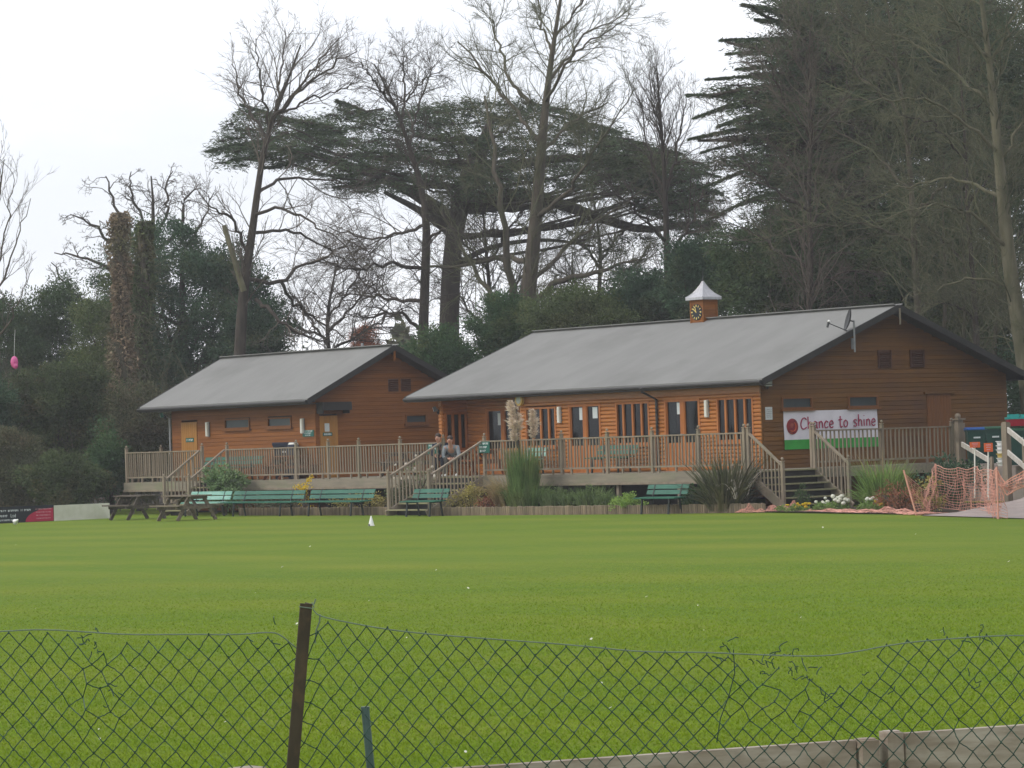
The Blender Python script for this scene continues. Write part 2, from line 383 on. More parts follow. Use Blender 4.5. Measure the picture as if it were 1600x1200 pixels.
def window(par, O, U, Nn, u0, u1, z0, z1, cuts, fw=.06, curtain=None, mat='frame', glassm='glass', sill=True, label=None):
    """cuts: fractions of the width where mullions stand"""
    mb = MB()
    pbox(mb, O, U, Nn, u0, u0+fw, -.06, .055, z0, z1); pbox(mb, O, U, Nn, u1-fw, u1, -.06, .055, z0, z1)
    pbox(mb, O, U, Nn, u0+fw, u1-fw, -.06, .053, z1-fw, z1); pbox(mb, O, U, Nn, u0+fw, u1-fw, -.06, .053, z0, z0+fw)
    for c in cuts:
        u = u0+(u1-u0)*c; pbox(mb, O, U, Nn, u-fw*.6, u+fw*.6, -.06, .045, z0+fw, z1-fw)
    w = mb.build('window', M[mat], par); 
    if label: w['label'] = label
    g = MB(); pbox(g, O, U, Nn, u0+fw*.8, u1-fw*.8, -.012, -.004, z0+fw*.8, z1-fw*.8); g.build('pane', M[glassm], w)
    if sill:
        s = MB(); pbox(s, O, U, Nn, u0-.05, u1+.05, -.03, .10, z0-.06, z0-.002); s.build('sill', M[mat if mat != 'frame' else 'frame'], w)
    if curtain:
        for (a, b, t) in curtain:
            k = MB(); pts = []
            for i in range(9):
                f = i/8; pts.append(f)
            top = [P(O, U, Nn, u0+(u1-u0)*(a+(b-a)*f), -.13+.025*math.sin(i*2.1), z1-.07) for i, f in enumerate(pts)]
            bot = [P(O, U, Nn, u0+(u1-u0)*(a+(b-a)*t*f), -.13+.03*math.sin(i*2.1+.5), z0+.02) for i, f in enumerate(pts)]
            k.add(top+bot, [(i, i+1, 10+i, 9+i) for i in range(8)]); k.build('curtain', M['curtain'], w)
    return w
def double_door(par, O, U, Nn, u0, u1, z0, zg, z1, curtain=None, notices=()):
    mb = MB(); fw = .075; um = (u0+u1)/2
    pbox(mb, O, U, Nn, u0, u0+fw, -.05, .055, z0, z1); pbox(mb, O, U, Nn, u1-fw, u1, -.05, .055, z0, z1)
    pbox(mb, O, U, Nn, u0+fw, u1-fw, -.05, .057, z1-fw, z1); pbox(mb, O, U, Nn, um-.075, um+.075, -.05, .045, z0, z1-fw)
    for a, b in ((u0+fw, um-.075), (um+.075, u1-fw)):
        pbox(mb, O, U, Nn, a, b, -.04, .03, z0, zg)
        k = int((b-a)/.11)
        for i in range(1, k): # tongue and groove ribs
            u = a+(b-a)*i/k; pbox(mb, O, U, Nn, u-.043, u+.043, .03, .036, z0+.05, zg-.06)
        pbox(mb, O, U, Nn, a, a+.03, -.04, .031, zg, z1-fw); pbox(mb, O, U, Nn, b-.03, b, -.04, .031, zg, z1-fw)
    d = mb.build('door', M['frame'], par)
    g = MB()
    for a, b in ((u0+fw+.03, um-.105), (um+.105, u1-fw-.03)): pbox(g, O, U, Nn, a, b, -.012, -.004, zg, z1-fw)
    g.build('pane', M['glass'], d)
    h = MB(); h.tube([P(O, U, Nn, um+.05, .05, z0+1.0), P(O, U, Nn, um+.05, .10, z0+1.0), P(O, U, Nn, um-.05, .10, z0+1.0)], .012, 6); h.build('handle', M['grey'], d)
    if curtain:
        for (a, b, t) in curtain:
            k = MB(); W = u1-u0
            top = [P(O, U, Nn, u0+W*(a+(b-a)*i/8), -.13+.025*math.sin(i*2.1), z1-.1) for i in range(9)]
            bot = [P(O, U, Nn, u0+W*(a+(b-a)*t*i/8), -.13+.03*math.sin(i*2.1+.5), zg-.02) for i in range(9)]
            k.add(top+bot, [(i, i+1, 10+i, 9+i) for i in range(8)]); k.build('curtain', M['curtain'], d)
    for (a, b, za, zb) in notices:
        k = MB(); W = u1-u0; pbox(k, O, U, Nn, u0+W*a, u0+W*b, .0, .004, za, zb); k.build('notice', M['paleprint'], d)
    return d
def scribble(mb, O, U, Nn, u0, u1, n, z, h, seed=0):
    """illegible row of small letter-like marks"""
    rr = random.Random(seed); u = u0
    while u < u1-h*.3:
        w = h*rr.uniform(.4, .75)
        pbox(mb, O, U, Nn, u, min(u+w*.35, u1), n, n+.004, z, z+h)
        pbox(mb, O, U, Nn, u+w*.35, min(u+w, u1), n, n+.0035, z+h*rr.choice([0, .4, .75]), z+h*rr.uniform(.78, 1)+.001)
        u += w+h*.25
        if rr.random() < .12: u += h*.5
# ------------------------------------------------------------------ main pavilion
HD = 1.046; DK = 2.35
L, W, He, Hr, ov, og, ogl = 14.2, 9.5, 3.45, 5.42, .42, .50, 1.10
sl = (Hr-He)/(W/2+ov); roofz = lambda y: He+sl*((y+ov) if y <= W/2 else (W+ov-y))
XD, YD, ZD = (1, 0, 0), (0, 1, 0), (0, 0, 1)
pav = thing('cricket_pavilion', 'long orange log cricket pavilion with grey roof and clock turret', 'pavilion', (-7, 4.4, 0))
R0 = -10.22; RB = .95 # recess right edge, recess depth
ops = [(-10.02+L, -8.62+L, 1.80, 2.97), (-8.05+L, -6.62+L, HD, 3.0), (-5.97+L, -4.53+L, 1.80, 3.0), (-3.9+L, -2.43+L, HD, 3.02), (-1.76+L, -.30+L, 1.80, 3.0)]
FO, RO = (-L, 0, 0), (-L, RB, 0); NF = (0, -1, 0)
mb = MB()
clad(mb, FO, XD, NF, .30, 3.10, .108, lambda z: (R0+L, L-.02), ops, .044)
mb.box(R0, 0, .0, .12, 3.10, 3.60) ; pbox(mb, FO, XD, NF, R0+L, L-.02, 0, .03, 3.115, 3.40)
clad(mb, RO, XD, NF, .30, 3.42, .108, lambda z: (.15, R0+L-.1), [(1.1, 2.72, HD, 3.0)], .03)
clad(mb, (-L+.15, 0, 0), YD, (1, 0, 0), .30, 3.42, .108, lambda z: (0, RB), [(.08, .90, 1.80, 2.93)], .028)
clad(mb, FO, XD, NF, .30, 3.42, .108, lambda z: (0, .15), [], .034)
mb.box(R0-.1, R0, 0.0, RB, .30, 3.42); mb.box(-L, R0-.1, -.2, RB-.002, 3.425, 3.45)
mb.build('wall', M['log'], pav)
mb = MB() # gable end towards the bins, its darker brown takes in some shade
gops = [(.69, 1.82, 2.63, 2.95), (3.18, 4.32, 2.63, 2.95), (6.24, 7.2, HD, 2.98)]
def gur(hi):
    def f(z):
        if z <= roofz(0)-.12: return (0, W)
        y = (z+.12-He)/sl-ov; return (min(y, W/2), max(W-y, W/2))
    return f
clad(mb, (0, 0, 0), YD, (1, 0, 0), .05, Hr-.14, .125, gur(0), gops, .018, True)
mb.box(-.05, .002, -.034, -.0, .30, 3.45)
w = mb.build('wall', M['logdark'], pav); w['label'] = 'dark brown boarded gable end'
mb = MB()
mb.box(-L-.02, -.03, W-.06, W, .05, 3.45); mb.add([(-L, .2, .05), (-L, W-.06, .05), (-L, W-.06, 3.45), (-L, W/2, Hr-.15), (-L, .2, 3.45)], [(0, 1, 2, 3, 4)])
mb.build('wall', M['logdark'], pav)
mb = MB(); mb.box(-L+.02, -.02, .1, W-.08, .85, 1.0); mb.box(-L+.3, -.3, 3.2, 3.25, 1.0, 3.4); mb.build('interior', M['int'], pav)
# roof
def gable_roof(par, x0, x1, yc, half, ze, zr, th=.10, mat='roof'):
    mb = MB()
    for s in (-1, 1):
        a = V3(x0, yc+s*half, ze); b = V3(x1, yc+s*half, ze); c = V3(x1, yc, zr); d = V3(x0, yc, zr); dn = V3(0, 0, -th)
        nseg = 1
        mb.add([a, b, c, d, a+dn, b+dn, c+dn, d+dn], [(0, 1, 2, 3), (7, 6, 5, 4), (0, 4, 5, 1), (1, 5, 6, 2), (3, 7, 4, 0)])
    rf = mb.build('roof', M[mat], par)
    for s in (-1, 1):
        mb = MB(); a = V3(x0+.01, yc+s*(half-.02), ze-th-.01); b = V3(x1-.01, yc+s*(half-.02), ze-th-.01); c = V3(x1-.01, yc, zr-th-.012); d = V3(x0+.01, yc, zr-th-.012); dn = V3(0, 0, -.02)
        mb.add([a, b, c, d, a+dn, b+dn, c+dn, d+dn], [(0, 1, 2, 3), (7, 6, 5, 4), (0, 4, 5, 1), (1, 5, 6, 2), (2, 6, 7, 3), (3, 7, 4, 0)]); mb.build('dark_underside', M['trimdark'], rf)  # thin dark sheet added under the slope to darken its underside
    for xx in (x0-.022, x1+.022):
        for s in (-1, 1): mb = MB(); mb.bar((xx, yc+s*half, ze-.08), (xx, yc, zr-.08), .04, .17); mb.build('barge_board', M['trimdark'], rf)
    mb = MB()
    for s in (-1, 1): mb.bar((x0, yc+s*.09, zr-.012), (x1, yc+s*.09, zr-.012), .19, .02, (0, -s*.35, 1))
    mb.build('ridge_cap', M[mat], rf)
    for s in (-1, 1): mb = MB(); mb.box(x0+.02, x1-.02, min(yc+s*half, yc+s*(half-ov)), max(yc+s*half, yc+s*(half-ov)), ze-.17, ze-.15); mb.build('soffit', M['trimdark'], rf)
    for s in (-1, 1):
        mb = MB(); yy = yc+s*(half+.045)
        mb.box(x0, x1, yy-.055, yy+.02, ze-.165, ze-.045) if s > 0 else mb.box(x0, x1, yy-.02, yy+.055, ze-.165, ze-.045)
        mb.tube([(x0, yy-s*.0+s*.03, ze-.09), (x1, yy+s*.03, ze-.09)], .05, 8)
        mb.build('gutter', M['trimdark'], par)
    return rf
gable_roof(pav, -L-ogl, og, W/2, W/2+ov, He, Hr)
# windows and doors of the front
window(pav, FO, XD, NF, *ops[0], (.24, .5, .76), curtain=[(.02, .1, 1.)])
double_door(pav, FO, XD, NF, ops[1][0], ops[1][1], HD, 1.82, ops[1][3], curtain=[(.06, .22, .45)], notices=[(.31, .40, 2.55, 2.9), (.72, .87, 2.58, 2.9)])
window(pav, FO, XD, NF, *ops[2], (.22, .5, .76), curtain=[(.03, .16, .9)])
double_door(pav, FO, XD, NF, ops[3][0], ops[3][1], HD, 1.82, ops[3][3], curtain=[(.06, .22, .6), (.56, .93, 1.0)], notices=[(.33, .42, 2.6, 2.92)])
window(pav, FO, XD, NF, *ops[4], (.24, .5, .76), curtain=[(.5, .97, 1.0), (.28, .36, 1.)])
double_door(pav, RO, XD, NF, 1.1, 2.72, HD, 1.80, 3.0, notices=[(.33, .42, 2.5, 2.86)])
window(pav, (-L+.15, 0, 0), YD, (1, 0, 0), .08, .90, 1.80, 2.93, (.36, .68))
GO, GN = (0, 0, 0), (1, 0, 0)
for a, b, z0, z1 in gops[:2]:
    window(pav, GO, YD, GN, a, b, z0, z1, (), .045, mat='doorbrown', glassm='frost')
mb = MB(); pbox(mb, GO, YD, GN, 6.24, 7.2, -.03, .03, HD, 2.94); 
for s in range(8): pbox(mb, GO, YD, GN, 6.25+s*.118, 6.25+s*.118+.108, .03, .038, HD+.02, 2.92)
dr = mb.build('door', M['doorbrown'], pav)
mb = MB(); pbox(mb, GO, YD, GN, 6.1, 7.34, .02, .10, 2.96, 3.02); mb.build('drip_board', M['logdark'], dr)
for a, b, z0, z1 in ((4.37, 4.89, 3.70, 4.19), (5.62, 6.18, 3.70, 4.19)):
    mb = MB(); pbox(mb, GO, YD, GN, a, b, .018, .03, z0, z1)
    pbox(mb, GO, YD, GN, a, a+.04, .03, .06, z0, z1); pbox(mb, GO, YD, GN, b-.04, b, .03, .06, z0, z1)
    for i in range(7):
        z = z0+.03+i*.065; c = P(GO, YD, GN, (a+b)/2, .045, z); mb.obox(c, V3(0, (b-a)/2-.04, 0), V3(.02, 0, -.018), V3(.003, 0, .004))
    mb.build('louvre_vent', M['louvre'], pav)
mb = MB(); mb.tube([(-4.17, -.64, He-.1), (-4.17, -.60, He-.2), (-4.17, -.09, He-.42), (-4.17, -.09, HD)], .038, 8); mb.build('downpipe', M['trimdark'], pav)
mb = MB(); mb.box(.545, .57, W/2-.025, W/2+.025, Hr-.55, Hr-.1); mb.build('finial_board', M['rail'], pav)
# turret
tx, ty, th = -7.45, W/2, .265
mb = MB()
zb = Hr-.22; zt = 5.98
clad(mb, (tx-th, ty-th, 0), XD, (0, -1, 0), zb, zt, .07, lambda z: (0, 2*th), [], .012, True)
clad(mb, (tx+th, ty-th, 0), YD, (1, 0, 0), zb, zt, .07, lambda z: (0, 2*th), [], .012, True)
mb.box(tx-th, tx+th-.001, ty-th+.001, ty+th, zb-.1, zt)
for sx, sy in ((-1, -1), (1, -1), (1, 1)): mb.box(tx+sx*th-.025, tx+sx*th+.025, ty+sy*th-.025, ty+sy*th+.025, zb-.08, zt)
mb.box(tx-th-.03, tx+th+.03, ty-th-.035, ty-th+.01, zb-.03, zb+.04)
tur = mb.build('clock_turret', M['hutwood'], pav)
mb = MB(); prof = [(.375, zt), (.375, zt+.075), (.31, zt+.12), (.22, zt+.20), (.13, zt+.32), (.06, zt+.44), (.012, zt+.55)]
vs = [(tx+sx*r, ty+sy*r, z) for r, z in prof for sx, sy in ((-1, -1), (1, -1), (1, 1), (-1, 1))]
mb.add(vs, [(i*4+k, i*4+(k+1) % 4, i*4+4+(k+1) % 4, i*4+4+k) for i in range(len(prof)-1) for k in range(4)]+[(3, 2, 1, 0)])
for sx, sy in ((-1, -1), (1, -1), (1, 1), (-1, 1)): mb.tube([(tx+sx*r, ty+sy*r, z+.006) for r, z in prof[1:]], .012, 5)
mb.build('turret_roof', M['lead'], tur)
mb = MB(); mb.tube([(tx, ty, zt+.53), (tx, ty, zt+.85)], [.014, .006], 6); mb.ball((tx, ty, zt+.60), .03); mb.build('finial', M['darkgrey'], tur)
mb = MB(); cy = ty-th-.014; cz = 5.62; cr = .235
mb.disc((tx, cy, cz), (cr, 0, 0), (0, 0, cr), 28, (0, -.02, 0)); mb.mi = 1
for k in range(12):
    a = k*math.pi/6; d = V3(math.sin(a), 0, math.cos(a)); e = V3(math.cos(a), 0, -math.sin(a))
    mb.obox(V3(tx, cy-.023, cz)+d*cr*.8, d*.03, e*(.011 if k % 3 else .02), V3(0, .003, 0))
mb.obox(V3(tx-.065, cy-.03, cz+.05), V3(-.075, 0, .062), V3(.009, 0, .011), V3(0, .003, 0))
mb.obox(V3(tx-.02, cy-.036, cz+.075), V3(-.025, 0, .085), V3(.012, 0, .004), V3(0, .003, 0))
mb.build('clock_face', [M['black'], M['gold']], tur)
# ------------------------------------------------------------------ hut
hx0, hx1, hy0, hw = -28.15, -19.83, -.60, 5.5
hut = thing('changing_hut', 'smaller brown timber hut with grey felt roof left of the log pavilion', 'hut', ((hx0+hx1)/2, hy0+hw/2, 0))
He2, Hr2 = 3.535, 5.19; sl2 = (Hr2-He2)/(hw/2+.66)
HO = (hx0, hy0, 0); HG = (hx1, hy0, 0)
hop = [(27.6-27.56+.55, 1.55, HD, 3.03), (3.21, 4.68, 2.69, 3.03), (5.69, 7.04, 2.69, 3.01)]
mb = MB(); clad(mb, HO, XD, NF, .05, He2-.1, .125, lambda z: (0, hx1-hx0), hop, .018, True)
def hur(z):
    if z <= He2+sl2*.66-.12: return (0, hw)
    y = (z+.12-He2)/sl2-.66; return (min(y, hw/2), max(hw-y, hw/2))
clad(mb, HG, YD, GN, .05, Hr2-.14, .125, hur, [(.15, .83, HD, 3.0), (3.5, 4.36, 2.68, 2.98)], .018, True)
mb.box(hx0-.02, hx1-.03, hy0+hw-.06, hy0+hw, .05, He2-.02)
mb.add([(hx0, hy0, .05), (hx0, hy0+hw, .05), (hx0, hy0+hw, He2), (hx0, hy0+hw/2, Hr2-.15), (hx0, hy0, He2)], [(0, 1, 2, 3, 4)])
mb.box(hx1-.06, hx1+.022, hy0-.022, hy0, .05, He2-.1)
mb.build('wall', M['hutwood'], hut)
mb = MB(); mb.box(hx0+.3, hx1-.3, 1.2, 1.25, .9, 3.4); mb.build('interior', M['int'], hut)
ov2 = .66
gable_roof(hut, hx0-.95, hx1+.58, hy0+hw/2, hw/2+ov2, He2, Hr2)
for i in (1, 2): window(hut, HO, XD, NF, *hop[i], (), .05, mat='doorbrown', glassm='frost')
window(hut, HG, YD, GN, 3.5, 4.36, 2.68, 2.98, (), .045, mat='doorbrown', glassm='frost')
mb = MB(); pbox(mb, HO, XD, NF, *hop[0][:2], -.03, .03, HD, 2.98)
for i in range(8): pbox(mb, HO, XD, NF, hop[0][0]+.01+i*.12, hop[0][0]+.115+i*.12, .03, .037, HD+.02, 2.96)
d = mb.build('door', M['door'], hut)
mb = MB(); pbox(mb, HO, XD, NF, hop[0][0]+.3, hop[0][0]+.78, .038, .05, 2.32, 2.46); mb.mi = 1; scribble(mb, HO, XD, NF, hop[0][0]+.34, hop[0][0]+.74, .05, 2.355, .07, 3)
mb.build('door_plate', [M['signgreen'], M['paleprint']], d)
mb = MB(); pbox(mb, HG, YD, GN, .15, .83, -.03, .03, HD, 3.0)
for i in range(6): pbox(mb, HG, YD, GN, .16+i*.112, .265+i*.112, .03, .037, HD+.02, 2.98)
d = mb.build('door', M['door'], hut); d['label'] = 'ochre door on the gable under a dark hood'
mb = MB(); pbox(mb, HG, YD, GN, .32, .50, .038, .044, 2.50, 2.76); mb.build('notice', M['paleprint'], d)
mb = MB(); pbox(mb, HG, YD, GN, .24, .60, .038, .05, 2.36, 2.47); mb.mi = 1; scribble(mb, HG, YD, GN, .28, .56, .05, 2.385, .06, 4); mb.build('door_plate', [M['signgreen'], M['paleprint']], d)
mb = MB(); pbox(mb, HG, YD, GN, .02, 1.12, 0.02, .42, 3.36, 3.42); pbox(mb, HG, YD, GN, .04, .09, .02, .34, 3.06, 3.36); pbox(mb, HG, YD, GN, 1.05, 1.10, .02, .34, 3.06, 3.36); pbox(mb, HG, YD, GN, .02, 1.12, .40, .43, 3.16, 3.36)
mb.build('door_hood', M['trimdark'], hut)
for a, b in ((2.86, 3.26), (3.36, 3.76)):
    mb = MB(); pbox(mb, HG, YD, GN, a, b, .018, .028, 3.72, 4.12)
    for i in range(6): mb.obox(P(HG, YD, GN, (a+b)/2, .036, 3.76+i*.063), V3(0, (b-a)/2-.02, 0), V3(.015, 0, -.014), V3(.003, 0, .004))
    mb.build('louvre_vent', M['louvre'], hut)
mb = MB(); mb.tube([(hx0-.05, hy0-.6, He2-.1), (hx0-.05, hy0-.06, He2-.4), (hx0-.05, hy0-.06, HD)], .036, 8); mb.build('downpipe', M['grey'], hut)
for xx in (-24.1, -21.0):
    mb = MB(); mb.tube([(xx, hy0+hw/2, Hr2-.02), (xx, hy0+hw/2, Hr2+.13)], .045, 8); mb.build('vent_pipe', M['grey'], hut)
mb = MB(); mb.box(hx1+.545, hx1+.57, hy0+hw/2-.04, hy0+hw/2+.04, Hr2-.5, Hr2-.1); mb.build('finial_board', M['hutwood'], hut)
# ------------------------------------------------------------------ wall lamps and small fittings
def bulkhead(o, u, n, uu, z, label):
    t = thing('wall_lamp', label, 'lamp', P(o, u, n, uu, 0, z), group='white wall lamps')
    mb = MB(); pbox(mb, o, u, n, uu-.065, uu+.065, .03, .06, z-.24, z+.24); mb.build('backplate', M['grey'], t)
    mb = MB(); pbox(mb, o, u, n, uu-.055, uu+.055, .06, .12, z-.23, z+.23); pbox(mb, o, u, n, uu-.04, uu+.04, .12, .135, z-.21, z+.21); mb.build('diffuser', M['lamp'], t)
bulkhead(FO, XD, NF, -8.42+L, 2.72, 'white wall lamp between the leftmost log-wall window and the glazed doors')
bulkhead(FO, XD, NF, -2.12+L, 2.72, 'white wall lamp between the right glazed doors and the corner window')
bulkhead(HO, XD, NF, 27.56-25.3, 2.72, 'white wall lamp beside the end door of the brown hut')
bulkhead(HO, XD, NF, hx1-hx0-.62, 2.70, 'white wall lamp above the green sign on the hut')
mb = MB(); c = V3(R0+.03, -.05, 3.20)
t = thing('alarm_box', 'round yellow alarm box on the corner log beside the dark porch', 'alarm', c)
mb.disc(c, (.16, 0, 0), (0, 0, .17), 18, (0, -.09, 0)); mb.build('housing', M['yellowlamp'], t)
mb = MB(); mb.disc(c+V3(0, -.092, 0), (.10, 0, 0), (0, 0, .11), 16, (0, -.01, 0)); mb.build('dial', M['paleprint'], t)
def flood(c, d, label, bm):
    t = thing('floodlight', label, 'floodlight', c, group='floodlights')
    c = V3(*c); d = V3(*d); d /= np.linalg.norm(d); s = np.cross(d, V3(0, 0, 1)); s /= np.linalg.norm(s); k = np.cross(s, d)
    mb = MB(); mb.obox(c, d*.05, s*.10, k*.075); mb.build('housing', M[bm], t)
    mb = MB(); mb.obox(c+d*.054, d*.004, s*.085, k*.06); mb.build('lens', M['paleprint'], t)
    mb = MB(); mb.tube([c-d*.05, c-d*.1+V3(0, 0, -.05), c-d*.14+V3(0, 0, -.12)], .015, 6); mb.ball(c-d*.1+V3(0, 0, -.13), .05); mb.build('bracket', M['darkgrey'], t)
flood((.14, .12, 3.33), (1, -.5, -.3), 'small pale floodlight under the eave at the brown gable corner', 'grey')
flood((-14.25, -.12, 3.05), (-.6, -.8, -.3), 'black floodlight on the left end of the log pavilion', 'darkgrey')
flood((-28.2, -.95, 3.25), (-.6, -.8, -.3), 'small green floodlight at the far left corner of the hut', 'signgreen')
# satellite dish
t = thing('satellite_dish', 'dark satellite dish on a grey pole above the brown gable', 'satellite dish', (.56, 2.55, 4.1))
mb = MB(); mb.tube([(.58, 2.95, 4.12), (.58, 2.95, 4.98)], .026, 8); mb.bar((.5, 2.95, 4.2), (.5, 2.95, 4.5), .06, .06, (0, 1, 0)); mb.build('pole', M['grey'], t)
# the dish looks towards the left of the photo, across the front of the pavilion
dd = V3(-.5, -.82, .28); dd /= np.linalg.norm(dd); ds = np.cross(dd, V3(0, 0, 1)); ds /= np.linalg.norm(ds); du = np.cross(ds, dd)
dc = V3(.58, 2.95, 4.95)+dd*.12
mb = MB(); vs = []; nn = 20
for i in range(5):
    r = i/4
    for k in range(nn):
        a = math.tau*k/nn; vs.append(dc+ds*.24*r*math.cos(a)+du*.31*r*math.sin(a)+dd*.07*r*r)
fs = [(i*nn+k, i*nn+(k+1) % nn, (i+1)*nn+(k+1) % nn, (i+1)*nn+k) for i in range(4) for k in range(nn)]
vs2 = [v-dd*.015 for v in vs]; mb.add(vs, fs); mb.add(vs2, [f[::-1] for f in fs]); mb.build('reflector', M['darkgrey'], t)
mb = MB(); e = dc+dd*.55-du*.22; mb.tube([dc-du*.29, e], .014, 6); mb.tube([dc-dd*.12, dc], .02, 6); mb.build('arm', M['darkgrey'], t)
mb = MB(); mb.tube([e-du*.12, e+du*.03], [.03, .035], 8); mb.mi = 1; mb.ball(e+du*.05, .04); mb.build('receiver', [M['darkgrey'], M['white']], t)
# ------------------------------------------------------------------ banner with hand-drawn lettering
bn = thing('banner', 'white cricket banner with red lettering and a green bottom strip', 'banner', (.03, 2.5, 1.55))
y0, y1, z0, z1 = .73, 4.26, 1.545, 2.575
mb = MB()
def sheet(mb, ya, yb, za, zb, x, nx=24, nz=6):
    vs = []
    for j in range(nz+1):
        for i in range(nx+1):
            y = ya+(yb-ya)*i/nx; z = za+(zb-za)*j/nz
            vs.append((x+.006*math.sin(y*5+z*3)+.004*math.sin(y*11-z*7), y, z-.02*math.sin(math.pi*(y-y0)/(y1-y0))*0))
    mb.add(vs, [(j*(nx+1)+i, j*(nx+1)+i+1, (j+1)*(nx+1)+i+1, (j+1)*(nx+1)+i) for j in range(nz) for i in range(nx)])
sheet(mb, y0, y1, z0+.26, z1, .045); mb.mi = 1; sheet(mb, y0, y1, z0, z0+.26, .045)
mb.build('sheet', [M['banner'], M['bannergreen']], bn)
STR = {
 'C': (.62, [[(.6, .82), (.45, .98), (.2, .9), (.05, .6), (.03, .3), (.15, .05), (.38, 0), (.6, .14)]]),
 'h': (.46, [[(.05, 1.08), (.06, .5), (.05, 0)], [(.06, .35), (.2, .58), (.36, .5), (.4, .0)]]),
 'a': (.5, [[(.4, .55), (.2, .62), (.05, .4), (.06, .12), (.2, 0), (.38, .18), (.41, .58)], [(.41, .58), (.41, .12), (.48, 0)]]),
 'n': (.46, [[(.05, .6), (.06, 0)], [(.06, .36), (.2, .6), (.36, .5), (.4, .0)]]),
 'c': (.44, [[(.4, .5), (.25, .62), (.07, .42), (.06, .15), (.2, 0), (.4, .1)]]),
 'e': (.46, [[(.07, .3), (.4, .36), (.36, .56), (.2, .62), (.06, .42), (.06, .15), (.2, 0), (.4, .08)]]),
 't': (.4, [[(.18, 1.0), (.17, .15), (.28, 0), (.38, .08)], [(0, .66), (.36, .7)]]),
 'o': (.5, [[(.24, .62), (.07, .45), (.06, .15), (.22, 0), (.4, .15), (.42, .45), (.24, .62)]]),
 's': (.42, [[(.38, .56), (.2, .62), (.08, .48), (.22, .34), (.36, .2), (.28, .02), (.05, .06)]]),
 'i': (.2, [[(.08, .6), (.08, .0)], [(.08, .92), (.09, .95)]]),
 ' ': (.34, [])}
txt = 'Chance to shine'; tw = sum(STR[c][0]+.1 for c in txt)
ly0, ly1, lz, lh = 1.33, 4.20, 2.085, .30; sc_ = (ly1-ly0)/tw; u = ly0
mb = MB()
for ch in txt:
    wd, st = STR[ch]
    for s in st:
        pts = [V3(.066, u+x*sc_, lz+y*lh*1.0+.015*(u-ly0)) for x, y in s]
        # smooth the stroke
        q = []
        for i in range(len(pts)-1):
            for k in range(4):
                tt = k/4; p0 = pts[max(i-1, 0)]; p1 = pts[i]; p2 = pts[i+1]; p3 = pts[min(i+2, len(pts)-1)]
                q.append(.5*((2*p1)+(p2-p0)*tt+(2*p0-5*p1+4*p2-p3)*tt**2+(3*p1-p0-3*p2+p3)*tt**3))
        q.append(pts[-1]); mb.tube(q, .0165, 5)
    u += (wd+.1)*sc_
mb.build('lettering', M['crimson'], bn)
mb = MB(); mb.ball((.055, 1.035, 2.16), (.02, .215, .215), 20, 14); b = mb.build('ball_print', M['ballred'], bn, smooth=True)
mb = MB(); mb.tube([(.078, 1.035+.13*math.cos(a)-.02, 2.16+.13*math.sin(a)) for a in np.linspace(-2.2, .9, 12)], .012, 5); mb.build('seam_print', M['orange'], b)
# ------------------------------------------------------------------ notices and signs
t = thing('notice_board', 'small white notice on the brown gable beside the corner logs', 'notice', (.02, .2, 2.5))
mb = MB(); mb.box(.02, .04, .09, .33, 2.36, 2.70); mb.build('sheet', M['paleprint'], t)
mb = MB()
for i in range(5): scribble(mb, GO, YD, GN, .12, .30, .041, 2.42+i*.05, .018, i)
mb.build('print', M['grey'], t)
def sign(o, u, n, u0, u1, z0, z1, off, label, rows, seed):
    c = P(o, u, n, (u0+u1)/2, off, z0)
    t = thing('green_sign', label, 'sign', c, group='dark green signs')
    mb = MB(); pbox(mb, o, u, n, u0, u1, off, off+.018, z0, z1); mb.build('board', M['signgreen'], t)
    mb = MB(); H = z1-z0
    for i in range(rows):
        k = .12+.06*i; h = H/(rows*1.75)
        scribble(mb, o, u, n, u0+(u1-u0)*k, u1-(u1-u0)*k, off+.018, z1-H*(i+.85)/(rows+.15)-.0, h, seed+i)
    mb.build('lettering', M['paleprint'], t)
sign(HO, XD, NF, hx1-hx0-.66, hx1-hx0-.05, 2.36, 2.57, .03, 'dark green sign under the lamp on the brown hut', 3, 10)
yR = -DK-.035
O2 = (0, -DK-.055, 0)
sign(O2, XD, NF, -9.28, -8.72, 1.70, 2.02, .0, 'dark green sign on the railing right of the central steps', 3, 20)
sign(O2, XD, NF, -11.62, -11.12, 1.72, 2.0, .0, 'dark green sign on the railing left of the central steps', 3, 30)
# ------------------------------------------------------------------ deck
XS = 1.857; XL = -28.4
dk = thing('veranda_deck', 'raised weathered timber deck along the fronts of both buildings', 'deck', (-13, -1.5, 0))
mb = MB()
y = -DK
while y < -.05:
    x1_ = XS
    mb.box(XL, XS, y, y+.138, HD-.04, HD); y += .145
y = 0.0
while y < 7.6:
    mb.box(.03, XS, y, y+.138, HD-.04, HD)
    if y < 4.6: mb.box(hx1+.03, -L-.03, y, y+.138, HD-.04, HD)
    y += .145
mb.build('deck_board', M['deck'], dk)
mb = MB(); mb.box(XL, XS, -DK-.045, -DK-.003, .80, HD-.005); mb.box(XS+.003, XS+.04, -DK, 7.4, .80, HD-.005); mb.box(XL-.04, XL-.003, -DK, -.1, .8, HD-.005)
mb.build('fascia', M['deck'], dk)
mb = MB(); mb.box(XL, XS, -DK-.09, -DK-.046, .74, .80); mb.build('bearer', M['rail'], dk)
for i in range(13):
    x = XL+.3+i*(XS-XL-.5)/12; mb = MB(); mb.box(x-.05, x+.05, -DK+.02, -DK+.12, 0, .98); mb.build('support_post', M['rail'], dk)
for i in range(3):
    mb = MB(); mb.box(XS-.12, XS-.02, 1+i*2.4, 1.1+i*2.4, 0, .98); mb.build('support_post', M['rail'], dk)
